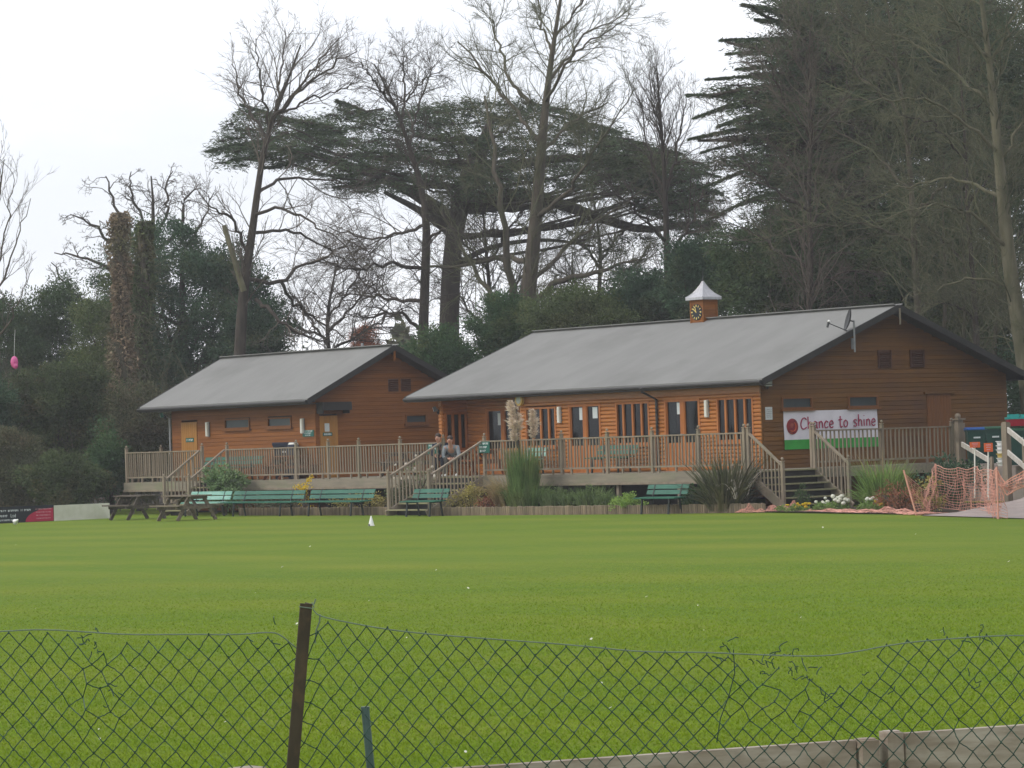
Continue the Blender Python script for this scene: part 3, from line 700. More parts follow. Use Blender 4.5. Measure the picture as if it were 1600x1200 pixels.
mb = MB(); mb.box(XL+.5, -.3, -.3, -.22, 0, .98); mb.build('dark_backing', M['trimdark'], dk)  # dark sheet standing in for the shade under the deck
# ------------------------------------------------------------------ railings
RZ = HD+1.0
def baluster_mesh():
    mb = MB(); mb.box(-.0165, .0165, -.0165, .0165, 0, 1); me = bpy.data.meshes.new('baluster')
    me.from_pydata(mb.v, [], mb.f); me.materials.append(M['rail']); return me
BAL = baluster_mesh()
def newel(par, p, z0, z1, w=.082, mat='rail', name='newel_post'):
    mb = MB(); x, y = p[0], p[1]; mb.box(x-w/2, x+w/2, y-w/2, y+w/2, z0, z1)
    mb.box(x-w*.38, x+w*.38, y-w*.38, y+w*.38, z1, z1+.025); mb.box(x-w*.6, x+w*.6, y-w*.6, y+w*.6, z1+.025, z1+.05)
    mb.ball((x, y, z1+.10), w*.48, 8, 6); return mb.build(name, M[mat], par)
def railing(p, q, label, posts, za=0.16, first=True, last=True, zt0=RZ, zt1=RZ, gap=.125, mat='rail', shade=None, skip=()):
    p, q = V3(*p, 0), V3(*q, 0); d = q-p; Ln = np.linalg.norm(d); d /= Ln
    t = thing('wooden_railing', label, 'railing', (p[0], p[1], HD), group='weathered timber railings along the deck')
    mb = MB(); mb.bar(p+V3(0, 0, RZ-.02), q+V3(0, 0, RZ-.02), .085, .04); mb.build('handrail', M[mat], t)
    mb = MB(); mb.bar(p+V3(0, 0, HD+za), q+V3(0, 0, HD+za), .05, .05); mb.build('bottom_rail', M[mat], t)
    for s in posts: newel(t, p+d*s, HD-.25, RZ+.08)
    s = gap*.6; k = 0
    while s < Ln-.05:
        if min(abs(s-x) for x in posts) > .06:
            b = bpy.data.objects.new('baluster', BAL); COL.objects.link(b); b.parent = t
            c = p+d*(s+random.uniform(-.008, .008)); b.location = (c[0]-p[0], c[1]-p[1], za+.024)
            b.rotation_euler = (random.uniform(-.012, .012), random.uniform(-.012, .012), random.uniform(-.1, .1))
            b.scale = (1, 1, .976-za-.026); k += 1
            if k % 5 == 3:
                mb = MB(); mb.box(c[0]-.025, c[0]+.025, c[1]-.025, c[1]+.025, HD+.002, HD+za-.026); mb.build('stub', M[mat], t)
        s += gap
    return t
yF = -DK+.06
railing((XL+.06, yF), (-23.77, yF), 'short timber railing at the far left end of the deck', [0, 4.57])
railing((XL+.06, yF+.05), (XL+.06, -.75), 'timber railing closing the left end of the deck', [1.3], gap=.15)
railing((-22.33, yF), (-11.04, yF), 'timber railing in front of the hut between the two flights of steps', [0, 3.84, 5.54, 7.12, 9.2, 11.29], gap=.135)
railing((-9.12, yF), (XS-.06, yF), 'long timber railing in front of the log pavilion windows', [0, 3.45, 5.40, 7.25, 9.1, 10.86], gap=.135)
railing((XS-.06, .05), (XS-.06, 5.35), 'shaded timber railing in front of the brown gable', [0, 2.6, 5.28], gap=.15)
# ------------------------------------------------------------------ stairs
def stairs(name_label, A, B, dirv, run, nst, group='timber steps up to the deck', zbot=.06, topposts=True):
    """A, B: top corners on the deck edge (2D); dirv: 2D direction of descent"""
    A, B, dv = V3(*A, 0), V3(*B, 0), V3(*dirv, 0); wv = B-A; Wd = np.linalg.norm(wv); wv /= Wd
    t = thing('timber_steps', name_label, 'steps', ((A+B)/2+dv*run/2)*V3(1, 1, 0), group=group)
    rise = HD/nst; tr = run/(nst-1+.3)
    for i in range(nst):
        z = HD-i*rise if i else HD-.0
        if i == 0: c = (A+B)/2+dv*.09+V3(0, 0, HD-.02)
        else: c = (A+B)/2+dv*(tr*i+.02)+V3(0, 0, z-.02)
        mb = MB(); mb.obox(c, wv*(Wd/2-.045), dv*(tr*.5 if i else .08), V3(0, 0, .018)); mb.build('tread', M['tread'], t)
        mb = MB(); mb.obox(c+dv*(-tr*.45 if i else -.02)-V3(0, 0, rise*.55), wv*(Wd/2-.05), dv*.008, V3(0, 0, rise*.42)); mb.build('riser', M['trimdark'], t)
    for s in (A, B):
        mb = MB(); a = s+V3(0, 0, HD-.12); b = s+dv*(run+.1)+V3(0, 0, .02); mb.bar(a, b, .05, .24); mb.build('stringer', M['rail'], t)
        newel(t, s+dv*(run), 0, zbot+1.12)
        if topposts: newel(t, s+dv*.04, HD-.25, RZ+.08)
        a = s+V3(0, 0, RZ-.02)+dv*.04; b = s+dv*run+V3(0, 0, zbot+1.04)
        mb = MB(); mb.bar(a, b, .08, .045); mb.build('handrail', M['rail'], t)
        nb = int(run/.13)
        for k in range(1, nb):
            f = k/nb; p = a+(b-a)*f; zlo = HD-.12+(f)*(.02-HD+.12)+.12
            bo = bpy.data.objects.new('baluster', BAL); COL.objects.link(bo); bo.parent = t; o0 = ORG[t.name]
            bo.location = (p[0]-o0[0], p[1]-o0[1], zlo); bo.scale = (1, 1, p[2]-.02-zlo)
    return t
stairs('timber steps in the centre between the two long railings', (-11.04, -DK), (-9.12, -DK), (0, -1), 1.95, 6, topposts=False)
stairs('narrow timber steps near the left end of the deck', (-23.77, -DK), (-22.33, -DK), (0, -1), 1.4, 6, topposts=False)
stairs('mossy timber steps at the right end below the banner', (XS, -DK+.06), (XS, .05), (1, 0), 1.28, 6, zbot=.12, topposts=True)
# ------------------------------------------------------------------ flower bed and log edging
mb = MB()
mb.add([(-19.5, -3.75, .03), (-11.2, -3.9, .03), (-11.2, -.4, .05), (-19.5, -.4, .05)], [(0, 1, 2, 3)])
mb.add([(-8.95, -4.5, .05), (-2, -3.9, .06), (3.2, -3.02, .06), (3.2, -.4, .05), (-8.95, -.4, .05)], [(0, 1, 2, 3, 4)])
mb.add([(3.25, -3.1, .03), (11.2, -5.2, .03), (9.0, 3, .03), (3.25, 3, .03)], [(0, 1, 2, 3)])
mb.add([(-60, 4.9, .02), (10, 9.6, .02), (60, 40, .02), (0, 140, .02), (-160, 80, .02), (-70, -3, .02)], [(0, 1, 2, 3, 4, 5)])
tag(mb.build('soil', M['soil']), kind='structure')
def edging(pts, h, label):
    t = MB(); pts = [V3(*p, 0) for p in pts]; n = 0
    for a, b in zip(pts[:-1], pts[1:]):
        Ln = np.linalg.norm(b-a); k = int(Ln/.075)
        for i in range(k):
            p = a+(b-a)*(i+.5)/k; hh = h+random.uniform(-.012, .012)
            t.tube([p, p+V3(0, 0, hh-.012), p+V3(0, 0, hh)], [.037, .037, .028], 7)
    return tag(t.build('log_edging', M['edging'], org=tuple(pts[0])), label, 'edging', 'log roll edgings')
edging([(-8.9, -4.52), (-5, -4.25), (-2, -3.93), (1, -3.45), (3.25, -3.02)], .235, 'low log roll edging along the bed in front of the pavilion')
edging([(-19.5, -3.78), (-15, -3.85), (-11.3, -3.92)], .235, 'low log roll edging behind the green benches')
# ------------------------------------------------------------------ benches
def bench(x0, x1, y, z, label, pale=False, back=True, gang=0):
    t = thing('green_bench', label, 'bench', ((x0+x1)/2, y, z), group='green slatted benches')
    m = M['greenpale'] if pale else M['green']
    for i in range(4):
        mb = MB(); yy = y-.20+i*.105; mb.box(x0, x1, yy-.042, yy+.042, z+.40+.006*i, z+.43+.006*i); mb.build('seat_slat', m, t)
    for zz, off in ((.56, .245), (.70, .29)):
        mb = MB(); mb.obox(V3((x0+x1)/2, y+off, z+zz), V3((x1-x0)/2, 0, 0), V3(0, .012, .0), V3(0, .022, .055)); mb.build('back_slat', m, t)
    for f in (.17, .83):
        x = x0+(x1-x0)*f
        mb = MB()
        mb.bar((x, y-.22, z), (x, y-.17, z+.40), .05, .035, (0, 1, 0)); mb.bar((x, y+.24, z), (x, y+.17, z+.40), .05, .035, (0, 1, 0))
        mb.bar((x, y-.20, z+.385), (x, y+.20, z+.385), .05, .03); mb.bar((x, y+.18, z+.40), (x, y+.315, z+.76), .05, .03, (0, 1, 0))
        mb.build('leg_frame', M['iron'], t)
    return t
def xat(px, Y): return onax(px, 790, 1, Y)[0]
YB = -4.35
bench(xat(300, YB+.29), xat(363, YB+.29), YB, 0, 'faded pale green bench half hidden behind the picnic table', True)
bench(xat(367, YB+.29), xat(478, YB+.29), YB, 0, 'long green bench on the grass left of the centre, between two other benches')
bench(xat(487, YB+.29), xat(587, YB+.29), YB, 0, 'long green bench on the grass just left of the central steps')
bench(xat(648, -4.95+.29), xat(703, -4.95+.29), -4.95, 0, 'short green bench standing right in front of the central steps')
bench(xat(1014, -3.75+.29), xat(1078, -3.75+.29), -3.75+.0, 0, 'short green bench alone in front of the flower bed on the right')
bench(xat(938, -.75+.29), xat(1000, -.75+.29), -.75, HD, 'green bench up on the deck behind the long railing', False)
bench(xat(322, -1.5), xat(412, -1.5), -1.75, HD, 'green bench up on the deck in front of the hut')
bench(xat(826, -.75+.29), xat(848, -.75+.29)+.3, -.75, HD, 'faded short green bench on the deck behind the pampas grass', True)
# ------------------------------------------------------------------ picnic tables
def picnic(cx, cy, Ln, z, mat, label, rz=0.0):
    t = thing('picnic_table', label, 'picnic table', (cx, cy, z), rz, group='wooden picnic tables')
    m = M[mat]; H = Ln/2
    mb = MB()
    for i in range(5): yy = -.30+i*.15; mb.box(-H, H, yy-.068, yy+.068, .70, .74)
    loc = lambda mb: [setattr(mb, 'v', [tuple(V3(*v)+(ORG[t.name])) for v in mb.v]), mb][1]
    loc(mb).build('table_top', m, t)
    for s in (-1, 1):
        mb = MB()
        for k in (0, .14): mb.box(-H, H, s*(.58+k)-.062, s*(.58+k)+.062, .42, .46)
        loc(mb).build('seat', m, t)
    for s in (-1, 1):
        x = s*(H-.28); mb = MB()
        for q in (-1, 1): mb.bar((x, q*.66, 0), (x, q*.24, .70), .05, .10, (0, 1, 0))
        mb.bar((x+.05, -.74, .38), (x+.05, .74, .38), .05, .09); mb.bar((x+.05, -.34, .66), (x+.05, .34, .66), .05, .08)
        loc(mb).build('leg_frame', m, t)
    mb = MB()
    for s in (-1, 1): mb.bar((s*(H-.25), 0, .40), (s*.18, 0, .69), .05, .07, (0, 1, 0))
    loc(mb).build('brace', m, t)
    return t
p = gat(212, 97); picnic(p[0], p[1], 1.55, 0, 'picnicdark', 'dark weathered picnic table beside the end of the white board')
p = gat(289, 93.5); picnic(p[0], p[1], 1.6, 0, 'picnic', 'pale grey picnic table in front of the left steps')
picnic(xat(455, -1.4), -1.45, 1.4, HD, 'picnicbrown', 'brown picnic table on the deck below the ochre hut door')
picnic(xat(640, .4), .5, 1.9, HD, 'picnicdark', 'dark brown picnic table on the deck behind the railing left of the seated people')
picnic(-11.0, -1.28, 1.9, HD, 'picnicbrown', 'brown picnic table on the deck the two people sit at')
# ------------------------------------------------------------------ wheelie bins
def bin_(p, z, body, lid, label, h=1.0, w=.56, rz=0., name='wheelie_bin'):
    t = thing(name, label, 'wheelie bin', (p[0], p[1], z), rz, group='wheelie bins')
    o = ORG[t.name]
    def bl(mb, nm, m): mb.v = [tuple(V3(*v)+o) for v in mb.v]; return mb.build(nm, m, t)
    mb = MB(); a, b = w*.40, w*.5
    q = [(-a, -a), (a, -a), (a, a), (-a, a)]; q2 = [(-b, -b), (b, -b), (b, b*1.1), (-b, b*1.1)]
    vs = [(x, y, .06) for x, y in q]+[(x, y, h*.92) for x, y in q2]
    mb.add(vs, [(3, 2, 1, 0), (4, 5, 6, 7)]+[(k, (k+1) % 4, 4+(k+1) % 4, 4+k) for k in range(4)])
    mb.box(-b-.02, b+.02, -b-.02, b*1.1+.02, h*.90, h*.94); bl(mb, 'body', M[body])
    mb = MB(); n = 6
    vs = [(x, -b-.03+(2.1*b+.06)*i/n, h*.94+.07*math.sin(math.pi*(.15+.75*i/n))) for i in range(n+1) for x in (-b-.03, b+.03)]
    mb.add(vs, [(2*i, 2*i+1, 2*i+3, 2*i+2) for i in range(n)])
    vs2 = [(x, y, h*.94) for x, y, zz in vs]; k = len(vs)
    mb.add(vs+vs2, [(2*i+s, k+2*i+s, k+2*i+2+s, 2*i+2+s) for i in range(n) for s in (0, 1)]+[(0, 1, k+1, k), (k-2, k-1, 2*k-1, 2*k-2)])
    bl(mb, 'lid', M[lid])
    mb = MB(); mb.tube([(-b*.8, b*1.1+.09, h*.93), (b*.8, b*1.1+.09, h*.93)], .018, 6); mb.bar((-b*.8, b*1.1, h*.92), (-b*.8, b*1.1+.09, h*.93), .03, .03); mb.bar((b*.8, b*1.1, h*.92), (b*.8, b*1.1+.09, h*.93), .03, .03); bl(mb, 'handle', M[body])
    for s in (-1, 1):
        mb = MB(); mb.tube([(s*(a+.0), a+.02, .10), (s*(a+.06), a+.02, .10)], .10, 12); bl(mb, 'wheel', M['black'])
    mb = MB(); mb.box(-.09, .09, -b*.97-.012, -b*.97+.03, h*.72, h*.76); bl(mb, 'label_print', M['paleprint'])
    return t
vz = math.radians(51.4)
bin_(at(1524, 668, 86.5), .93, 'binGreen', 'binblue', 'dark green wheelie bin with a bright blue lid', 1.05, .50, vz)
bin_(at(1553, 668, 86.5), .93, 'binGreen', 'binlid', 'dark green wheelie bin with a green lid', 1.06, .52, vz)
bin_((xat(452, -1.0), -1.12, 0), HD, 'navy', 'navy', 'dark navy bin on the deck between the hut lamp sign and the railing', 1.16, .66, vz)
bin_(at(1590, 668, 84), .90, 'binGreen', 'binlid', 'dark bin at the right edge carrying the red box', 1.03, .54, vz)
p = at(1590, 668, 84)
t = thing('recycling_box', 'red recycling box with a teal lid on the bin at the right edge', 'box', (p[0], p[1], 1.985), vz)
mb = MB(); mb.add([(x*k, y*k, z) for z, k in ((0, .8), (.18, 1)) for x, y in ((-.28, -.2), (.28, -.2), (.28, .2), (-.28, .2))], [(3, 2, 1, 0), (4, 5, 6, 7)]+[(k, (k+1) % 4, 4+(k+1) % 4, 4+k) for k in range(4)])
mb.v = [tuple(v) for v in mb.v]; mb.build('box_body', M['boxred'], t)
mb = MB(); mb.box(-.30, .30, -.22, .22, .182, .235); mb.box(-.24, .02, -.16, .16, .235, .31); mb.box(.07, .28, -.16, .16, .235, .30); mb.build('lid', M['teal'], t)
# litter bin post cap on deck by the navy bin
t = thing('steel_barrel', 'small dark steel barrel with a pale top beside the navy bin', 'barrel', (xat(467, -1.2), -1.35, HD))
o = ORG[t.name]; mb = MB(); mb.tube([o, o+V3(0, 0, .3), o+V3(0, 0, .8), o+V3(0, 0, 1.08)], [.17, .20, .20, .17], 14); mb.build('body', M['navy'], t)
mb = MB(); mb.tube([o+V3(0, 0, 1.082), o+V3(0, 0, 1.14)], [.17, .12], 14); mb.build('lid', M['lamp'], t)
# stack of white tubs
p = at(1566, 715, 84); t = thing('tub_stack', 'stack of white plastic tubs beside the green wheelie bins', 'tubs', (p[0], p[1], .9))
o = ORG[t.name]
for i in range(6):
    mb = MB(); mb.tube([o+V3(0, 0, .05+i*.11), o+V3(0, 0, .13+i*.11), o+V3(0, 0, .135+i*.11), o+V3(0, 0, .152+i*.11)], [.12, .14, .165, .165], 12); mb.build('tub', M['white'] if i != 2 else M['gold'], t)
# ------------------------------------------------------------------ ramp, path and their white rails
mb = MB()
A0 = (XS+.045, 5.4, HD-.01); A1 = (XS+.045, 7.5, HD-.01)
rows = [(V3(*A0), V3(*A1)), (V3(5.5, 4.4, .92), V3(6.8, 6.6, .92)), (V3(9.6, .6, .62), V3(12.6, 2.6, .62)), (V3(12.2, -3.4, .30), V3(17.0, -2.2, .30)), (V3(11.7, -5.0, .06), V3(20.5, -7.2, .06)), (V3(11.3, -5.7, .02), V3(26, -11.5, .02))]
for (a, b), (c, d) in zip(rows[:-1], rows[1:]): mb.add([a, b, d, c], [(3, 2, 1, 0)])
for k in (0, 1):
    for r, s in zip(rows[:-1], rows[1:]):
        a, c = r[k], s[k]; mb.add([a, c, c*V3(1, 1, 0), a*V3(1, 1, 0)], [(0, 1, 2, 3)])
tag(mb.build('path', M['tarmac']), kind='structure')
def ramp_rail(pa, pb, pa2, pb2, posts, label, mat='rail'):
    t = thing('ramp_railing', label, 'railing', tuple(pa*V3(1, 1, 0)), group='ramp railings')
    for a, b in ((pa, pb), (pa2, pb2)):
        mb = MB(); mb.bar(a, b, .045, .13); mb.build('rail_plank', M[mat], t)
    for p, z0, z1, w in posts:
        mb = MB(); mb.box(p[0]-w/2, p[0]+w/2, p[1]-w/2, p[1]+w/2, z0, z1); mb.box(p[0]-w*.42, p[0]+w*.42, p[1]-w*.42, p[1]+w*.42, z1, z1+.03); mb.build('post', M['rail'], t)
    return t
M['railpale'] = surf('pale_rail', (.56, .53, .48), (.44, .41, .36), .7, 5, None, .2, .2)
a = at(1503, 694, 86); b = at(1545, 719, 82); a2 = at(1505, 729, 86); b2 = at(1548, 750, 82)
ramp_rail(a, b, a2, b2, [(b+V3(.06, .05, 0), .0, b[2]+.06, .07), (a+V3(-.12, .0, 0), .0, a[2]+.02, .10)], 'pale sloping ramp railing in front of the two green bins', 'railpale')
t = thing('gate_post', 'thick mossy grey post where the shaded railing ends', 'post', (XS+.02, 5.5, HD)); o = ORG[t.name]
mb = MB(); mb.box(o[0]-.13, o[0]+.13, o[1]-.13, o[1]+.13, 0, 2.12); mb.box(o[0]-.10, o[0]+.10, o[1]-.10, o[1]+.10, 2.12, 2.2); mb.build('shaft', M['rail'], t)
mb = MB(); mb.box(o[0]-.15, o[0]+.15, o[1]-.15, o[1]+.15, 2.2, 2.24); mb.ball((o[0], o[1], 2.3), .085); mb.build('cap', M['rail'], t)
a = at(1574, 671, 81); b = at(1625, 712, 77); a2 = at(1574, 706, 81); b2 = at(1625, 750, 77)
ramp_rail(a, b, a2, b2, [(a+V3(-.05, 0, 0), .0, a[2]+.16, .17), ((a+b)/2, 0, (a[2]+b[2])/2, .05)], 'grey ramp railing with a thick post at the right edge', 'railpale')
# orange plates on thin poles
for px, py, pb, D, lab, w, h in ((1523, 695, 778, 74, 'smaller orange plate on a thin pale pole, nearer the grey post', .24, .13), (1544, 699, 780, 73, 'square orange plate on a thin pale pole, with pale lettering', .20, .20)):
    c = at(px, py, D); g_ = at(px, pb, D); t = thing('orange_plate', lab, 'sign', tuple(g_), group='orange plates on poles')
    mb = MB(); mb.tube([g_, c+V3(0, 0, -.02)], .018, 6); mb.build('pole', M['lamp'], t)
    mb = MB(); mb.obox(c-FW*.03, _r*w/2, V3(0, 0, h/2), FW*.006); mb.mi = 1
    o_ = c-FW*.04
    for k in range(3): mb.obox(o_+V3(0, 0, h*(.28-.26*k)), _r*w*(.30-.05*k), V3(0, 0, h*.05), FW*.003)
    mb.build('plate', [M['orange'], M['pinkprint']], t)
# ------------------------------------------------------------------ orange safety netting
def netgrid(pts_b, pts_t, rowsn, step, rad, dens=26):
    """pts_b / pts_t: polylines of bottom and top edge (same number of points)"""
    B = np.array(pts_b); T = np.array(pts_t)
    seg = np.linalg.norm(np.diff(B, axis=0), axis=1); s = np.concatenate([[0], np.cumsum(seg)]); n = int(s[-1]/step)
    u = np.linspace(0, s[-1], n+1)
    b = np.stack([np.interp(u, s, B[:, k]) for k in range(3)], 1); t_ = np.stack([np.interp(u, s, T[:, k]) for k in range(3)], 1)
    G = np.zeros((rowsn+1, n+1, 3))
    for j in range(rowsn+1):
        f = j/rowsn; G[j] = b*(1-f)+t_*f
        wob = .05*np.sin(u*3.1+f*4)+.04*np.sin(u*7.3-f*6)+.02*np.sin(u*15+f*9)
        G[j, :, 1] += wob*math.sin(math.pi*min(1, f+.1)); G[j, :, 0] += wob*.6
        G[j, :, 2] += .03*np.sin(u*4.4+f*3)*(f > 0)
    mb = MB()
    for j in range(rowsn+1): mb.tube(G[j], rad*(1.6 if j in (0, rowsn) else 1), 4, False)
    for i in range(n+1): mb.tube(G[:, i], rad*.8, 4, False)
    return mb
def gp(px, py, D, ptop):
    b = at(px, py, D); tp = b.copy(); tp[2] = CAM[2]+(at(px, ptop, D)[2]-CAM[2]); return b, tp
L_ = [gp(1432, 806, 73.5, 806-80), gp(1448, 800, 74, 765), gp(1464, 793, 76, 728), gp(1495, 796, 75, 733), gp(1525, 800, 73.5, 731), gp(1548, 808, 71.5, 736), gp(1560, 815, 68.5, 733), gp(1572, 816, 68.5, 752), gp(1600, 817, 68, 738), gp(1640, 822, 66, 735)]
L_[0][1][:] = at(1412, 738, 73.5)
netf = thing('safety_netting', 'torn orange safety netting standing round the ramp on the right', 'netting', tuple(L_[0][0]*V3(1, 1, 0)))
netgrid([a for a, b in L_[:8]], [b for a, b in L_[:8]], 15, .10, .0054).build('mesh_sheet', M['net'], netf)
netgrid([b-V3(0, 0, .30) for a, b in L_[6:]], [b for a, b in L_[6:]], 6, .08, .009).build('rolled_edge', M['net'], netf)
for k in (0, 2, 6):
    a, b = L_[k]; mb = MB(); mb.tube([a, b+V3(0, 0, .05)], .022, 6); mb.build('stake', M['net'], netf)
# crumpled netting lying on the grass
def heap(px0, px1, D0, D1, hmax, label, seed, wid=.55):
    rr = np.random.default_rng(seed); a = gat(px0, D0); b = gat(px1, D1); n = 60; m = 14
    mb = MB(); d = b-a; d2 = V3(-d[1], d[0], 0)/np.linalg.norm(d); G = np.zeros((m, n, 3)); ph = rr.random(6)*6
    for i in range(n):
        f = i/(n-1)
        env = hmax*(.35+.65*abs(math.sin(f*9+ph[0])*math.sin(f*4.3+ph[1])))*min(1, f*6, (1-f)*6)
        for j in range(m):
            g_ = j/(m-1)
            p = a+d*f+d2*(g_-.5)*wid*(1+.3*math.sin(f*11+ph[2]))
            p[2] = .015+env*math.sin(math.pi*g_)*(1+.35*math.sin(f*40+g_*9+ph[3]))+.02*rr.random()
            p[:2] += rr.normal(0, .018, 2); G[j, i] = p
    for j in range(m): mb.tube(G[j], .007, 4, False)
    for i in range(n): mb.tube(G[:, i], .006, 4, False)
    return tag(mb.build('fallen_netting', M['net'], org=tuple(a)), label, 'netting', 'orange netting lying on the grass')
heap(1150, 1262, 81.3, 80.6, .20, 'crumpled orange netting on the grass below the right steps', 3, .7)
heap(1255, 1452, 80.4, 73.6, .11, 'long trail of orange netting along the flower bed beside the standing net', 5, .6)
# ------------------------------------------------------------------ advertising boards
bd0 = V3(-23.7, -5.9, 0); bdd = V3(.05, -1, 0); bdd /= np.linalg.norm(bdd); bn_ = V3(1, .05, 0)
def bpt(px):  # distance along the board line seen at this column
    v = ray(px, 800); A_ = np.array([[v[0], -bdd[0]], [v[1], -bdd[1]]]); s = np.linalg.solve(A_, (bd0-CAM)[:2]); return s[1]
def board(s0, s1, h, name, label, cat, mat):
    t = thing(name, label, cat, tuple(bd0+bdd*s0), group='low boards along the edge of the pitch')
    mb = MB(); a, b = bd0+bdd*s0, bd0+bdd*s1
    mb.bar(a+V3(0, 0, h/2), b+V3(0, 0, h/2), .03, h); mb.build('panel', M[mat], t)
    mb = MB()
    for f in (.08, .5, .92): p = a+(b-a)*f-bn_*.05; mb.box(p[0]-.03, p[0]+.03, p[1]-.03, p[1]+.03, 0, h-.02)
    mb.build('stake', M['picnic'], t); return t
s_r, s_m, s_l = bpt(171), bpt(83.5), bpt(-140)
board(s_r, s_m-.03, .48, 'white_board', 'low cream white board between the advert and the picnic table', 'board', 'cream')
ad = board(s_m, s_l, .50, 'advert_board', 'low black and red advertising board at the left edge', 'advert', 'black')
off = bn_*.017
mb = MB(); sc0 = bpt(60); Rr = abs(s_m-bpt(40)); cen = bd0+bdd*(s_m+.0)+off
poly = [bd0+bdd*(s_m+.02)+off+V3(0, 0, .012), bd0+bdd*(s_m+.02)+off+V3(0, 0, .47)]
for k in range(13):
    a = math.pi/2*(k/12); poly.append(bd0+bdd*(s_m+.02+Rr*math.sin(a))+off+V3(0, 0, .012+.40*math.cos(a)))
mb.prism(poly, bn_*.003); mb.build('red_print', M['red'], ad)
mb = MB(); Ub = tuple(-bdd); 
def bs(px): return -bpt(px)
for i, (p0, p1) in enumerate(((55, 80), (56, 79), (56, 79), (56, 78))):
    scribble(mb, bd0, -bdd, bn_, bs(p0), bs(p1), .021, .37-i*.095, .035, 40+i)
mb.build('small_print', M['pinkprint'], ad)
mb = MB()
scribble(mb, bd0, -bdd, bn_, bs(-60), bs(9), .018, .345, .06, 1); scribble(mb, bd0, -bdd, bn_, bs(12), bs(28), .018, .345, .06, 2); scribble(mb, bd0, -bdd, bn_, bs(32), bs(49), .018, .345, .06, 3)
scribble(mb, bd0, -bdd, bn_, bs(-60), bs(12), .018, .18, .075, 5); scribble(mb, bd0, -bdd, bn_, bs(-60), bs(28), .018, .06, .055, 6)
mb.build('print', M['paleprint'], ad)
cu = bpy.data.curves.new('print_curve', 'FONT'); cu.body = 'Ltd'; cu.size = .15; cu.extrude = .002
tmp = bpy.data.objects.new('tmp', cu); COL.objects.link(tmp)
me = bpy.data.meshes.new_from_object(tmp.evaluated_get(bpy.context.evaluated_depsgraph_get())); bpy.data.objects.remove(tmp)
me.materials.clear(); me.materials.append(M['paleprint'])
co = np.array([v.co[:] for v in me.vertices]); o3 = bd0-bdd*bs(15.5)+bn_*.02+V3(0, 0, .17)
new = o3[None]+(-bdd)[None]*co[:, :1]+V3(0, 0, 1)[None]*co[:, 1:2]+bn_[None]*co[:, 2:3]-ORG[ad.name][None]
me.vertices.foreach_set('co', new.astype(np.float32).ravel()); me.update(); link('print', me, ad)
# white boundary markers
def marker(p, tilt, label):
    t = thing('boundary_marker', label, 'marker', tuple(p), .3, 'white boundary markers')
    mb = MB(); prof = [(.085, 0), (.085, .012), (.075, .02), (.045, .13), (.018, .23), (.008, .25)]
    n = 14; vs = [(r*math.cos(math.tau*k/n), r*math.sin(math.tau*k/n), z) for r, z in prof for k in range(n)]
    mb.add(vs, [(i*n+k, i*n+(k+1) % n, (i+1)*n+(k+1) % n, (i+1)*n+k) for i in range(len(prof)-1) for k in range(n)]+[tuple(range(n-1, -1, -1)), tuple(range((len(prof)-1)*n, len(prof)*n))])
    a = mb.build('cone', M['white'], t)
    mb = MB(); mb.box(-.018, .018, -.097, -.086, 0, .045); mb.build('foot', M['black'], t)
    t.rotation_euler = (tilt*.3, tilt, .3)
    return t
marker(gat(576.5, 79.8)+V3(0, 0, .005), 0, 'white cone marker standing on the grass in front of the benches')
marker(gat(20, 95.0)+V3(0, 0, .08), 1.25, 'white cone marker tipped over on the grass before the black advert')
# pink balloon caught in the left trees
p = at(22.5, 566, 108); t = thing('pink_balloon', 'crumpled pink foil balloon caught in the twigs at the left edge', 'balloon', tuple(p))
mb = MB(); mb.ball(p, (.13, .13, .21), 10, 8); mb.ball(p+V3(.06, 0, -.12), (.10, .09, .11), 8, 6); mb.build('foil', M['pink'], t)
mb = MB(); mb.tube([p+V3(0, 0, .2), p+V3(.03, 0, .6), p+V3(.02, .05, 1.1)], .006, 4); mb.build('string', M['white'], t)
# ------------------------------------------------------------------ small plants
def blades(n, base, spread, hlo, hhi, lean, w, droop, mat, name, parent, rng, nseg=5, dirbias=None):
    base = V3(*base)
    a = rng.random(n)*math.tau; r = spread*np.sqrt(rng.random(n))
    p0 = base[None]+np.stack([r*np.cos(a), r*np.sin(a), 0*a], 1)
    a2 = a+rng.normal(0, .5, n); dv = np.stack([np.cos(a2), np.sin(a2), 0*a2], 1)
    if dirbias is not None: dv = dv+np.array(dirbias)[None]; dv /= np.linalg.norm(dv, axis=1)[:, None]
    h = hlo+(hhi-hlo)*rng.random(n); ln = lean*(.25+rng.random(n)); dr = droop*(.4+rng.random(n))
    sd = np.stack([-dv[:, 1], dv[:, 0], 0*a], 1); sd = sd*np.cos(a*3)[:, None]+np.cross(dv, sd)*np.sin(a*3)[:, None]*.5
    V = []
    for k in range(nseg+1):
        f = k/nseg
        c = p0+dv*(ln*h*f**1.3)[:, None]+np.stack([0*h, 0*h, h*(f-dr*f**3*.55)], 1)
        ww = w*(1-f**2.2)*.5+.001
        V += [c-sd*ww, c+sd*ww]
    V = np.stack(V, 1); m = 2*(nseg+1); idx = np.arange(n)[:, None]*m
    Fq = np.concatenate([idx+np.array([2*k, 2*k+1, 2*k+3, 2*k+2])[None] for k in range(nseg)])
    return npmesh(name, V.reshape(-1, 3), Fq, mat, parent)
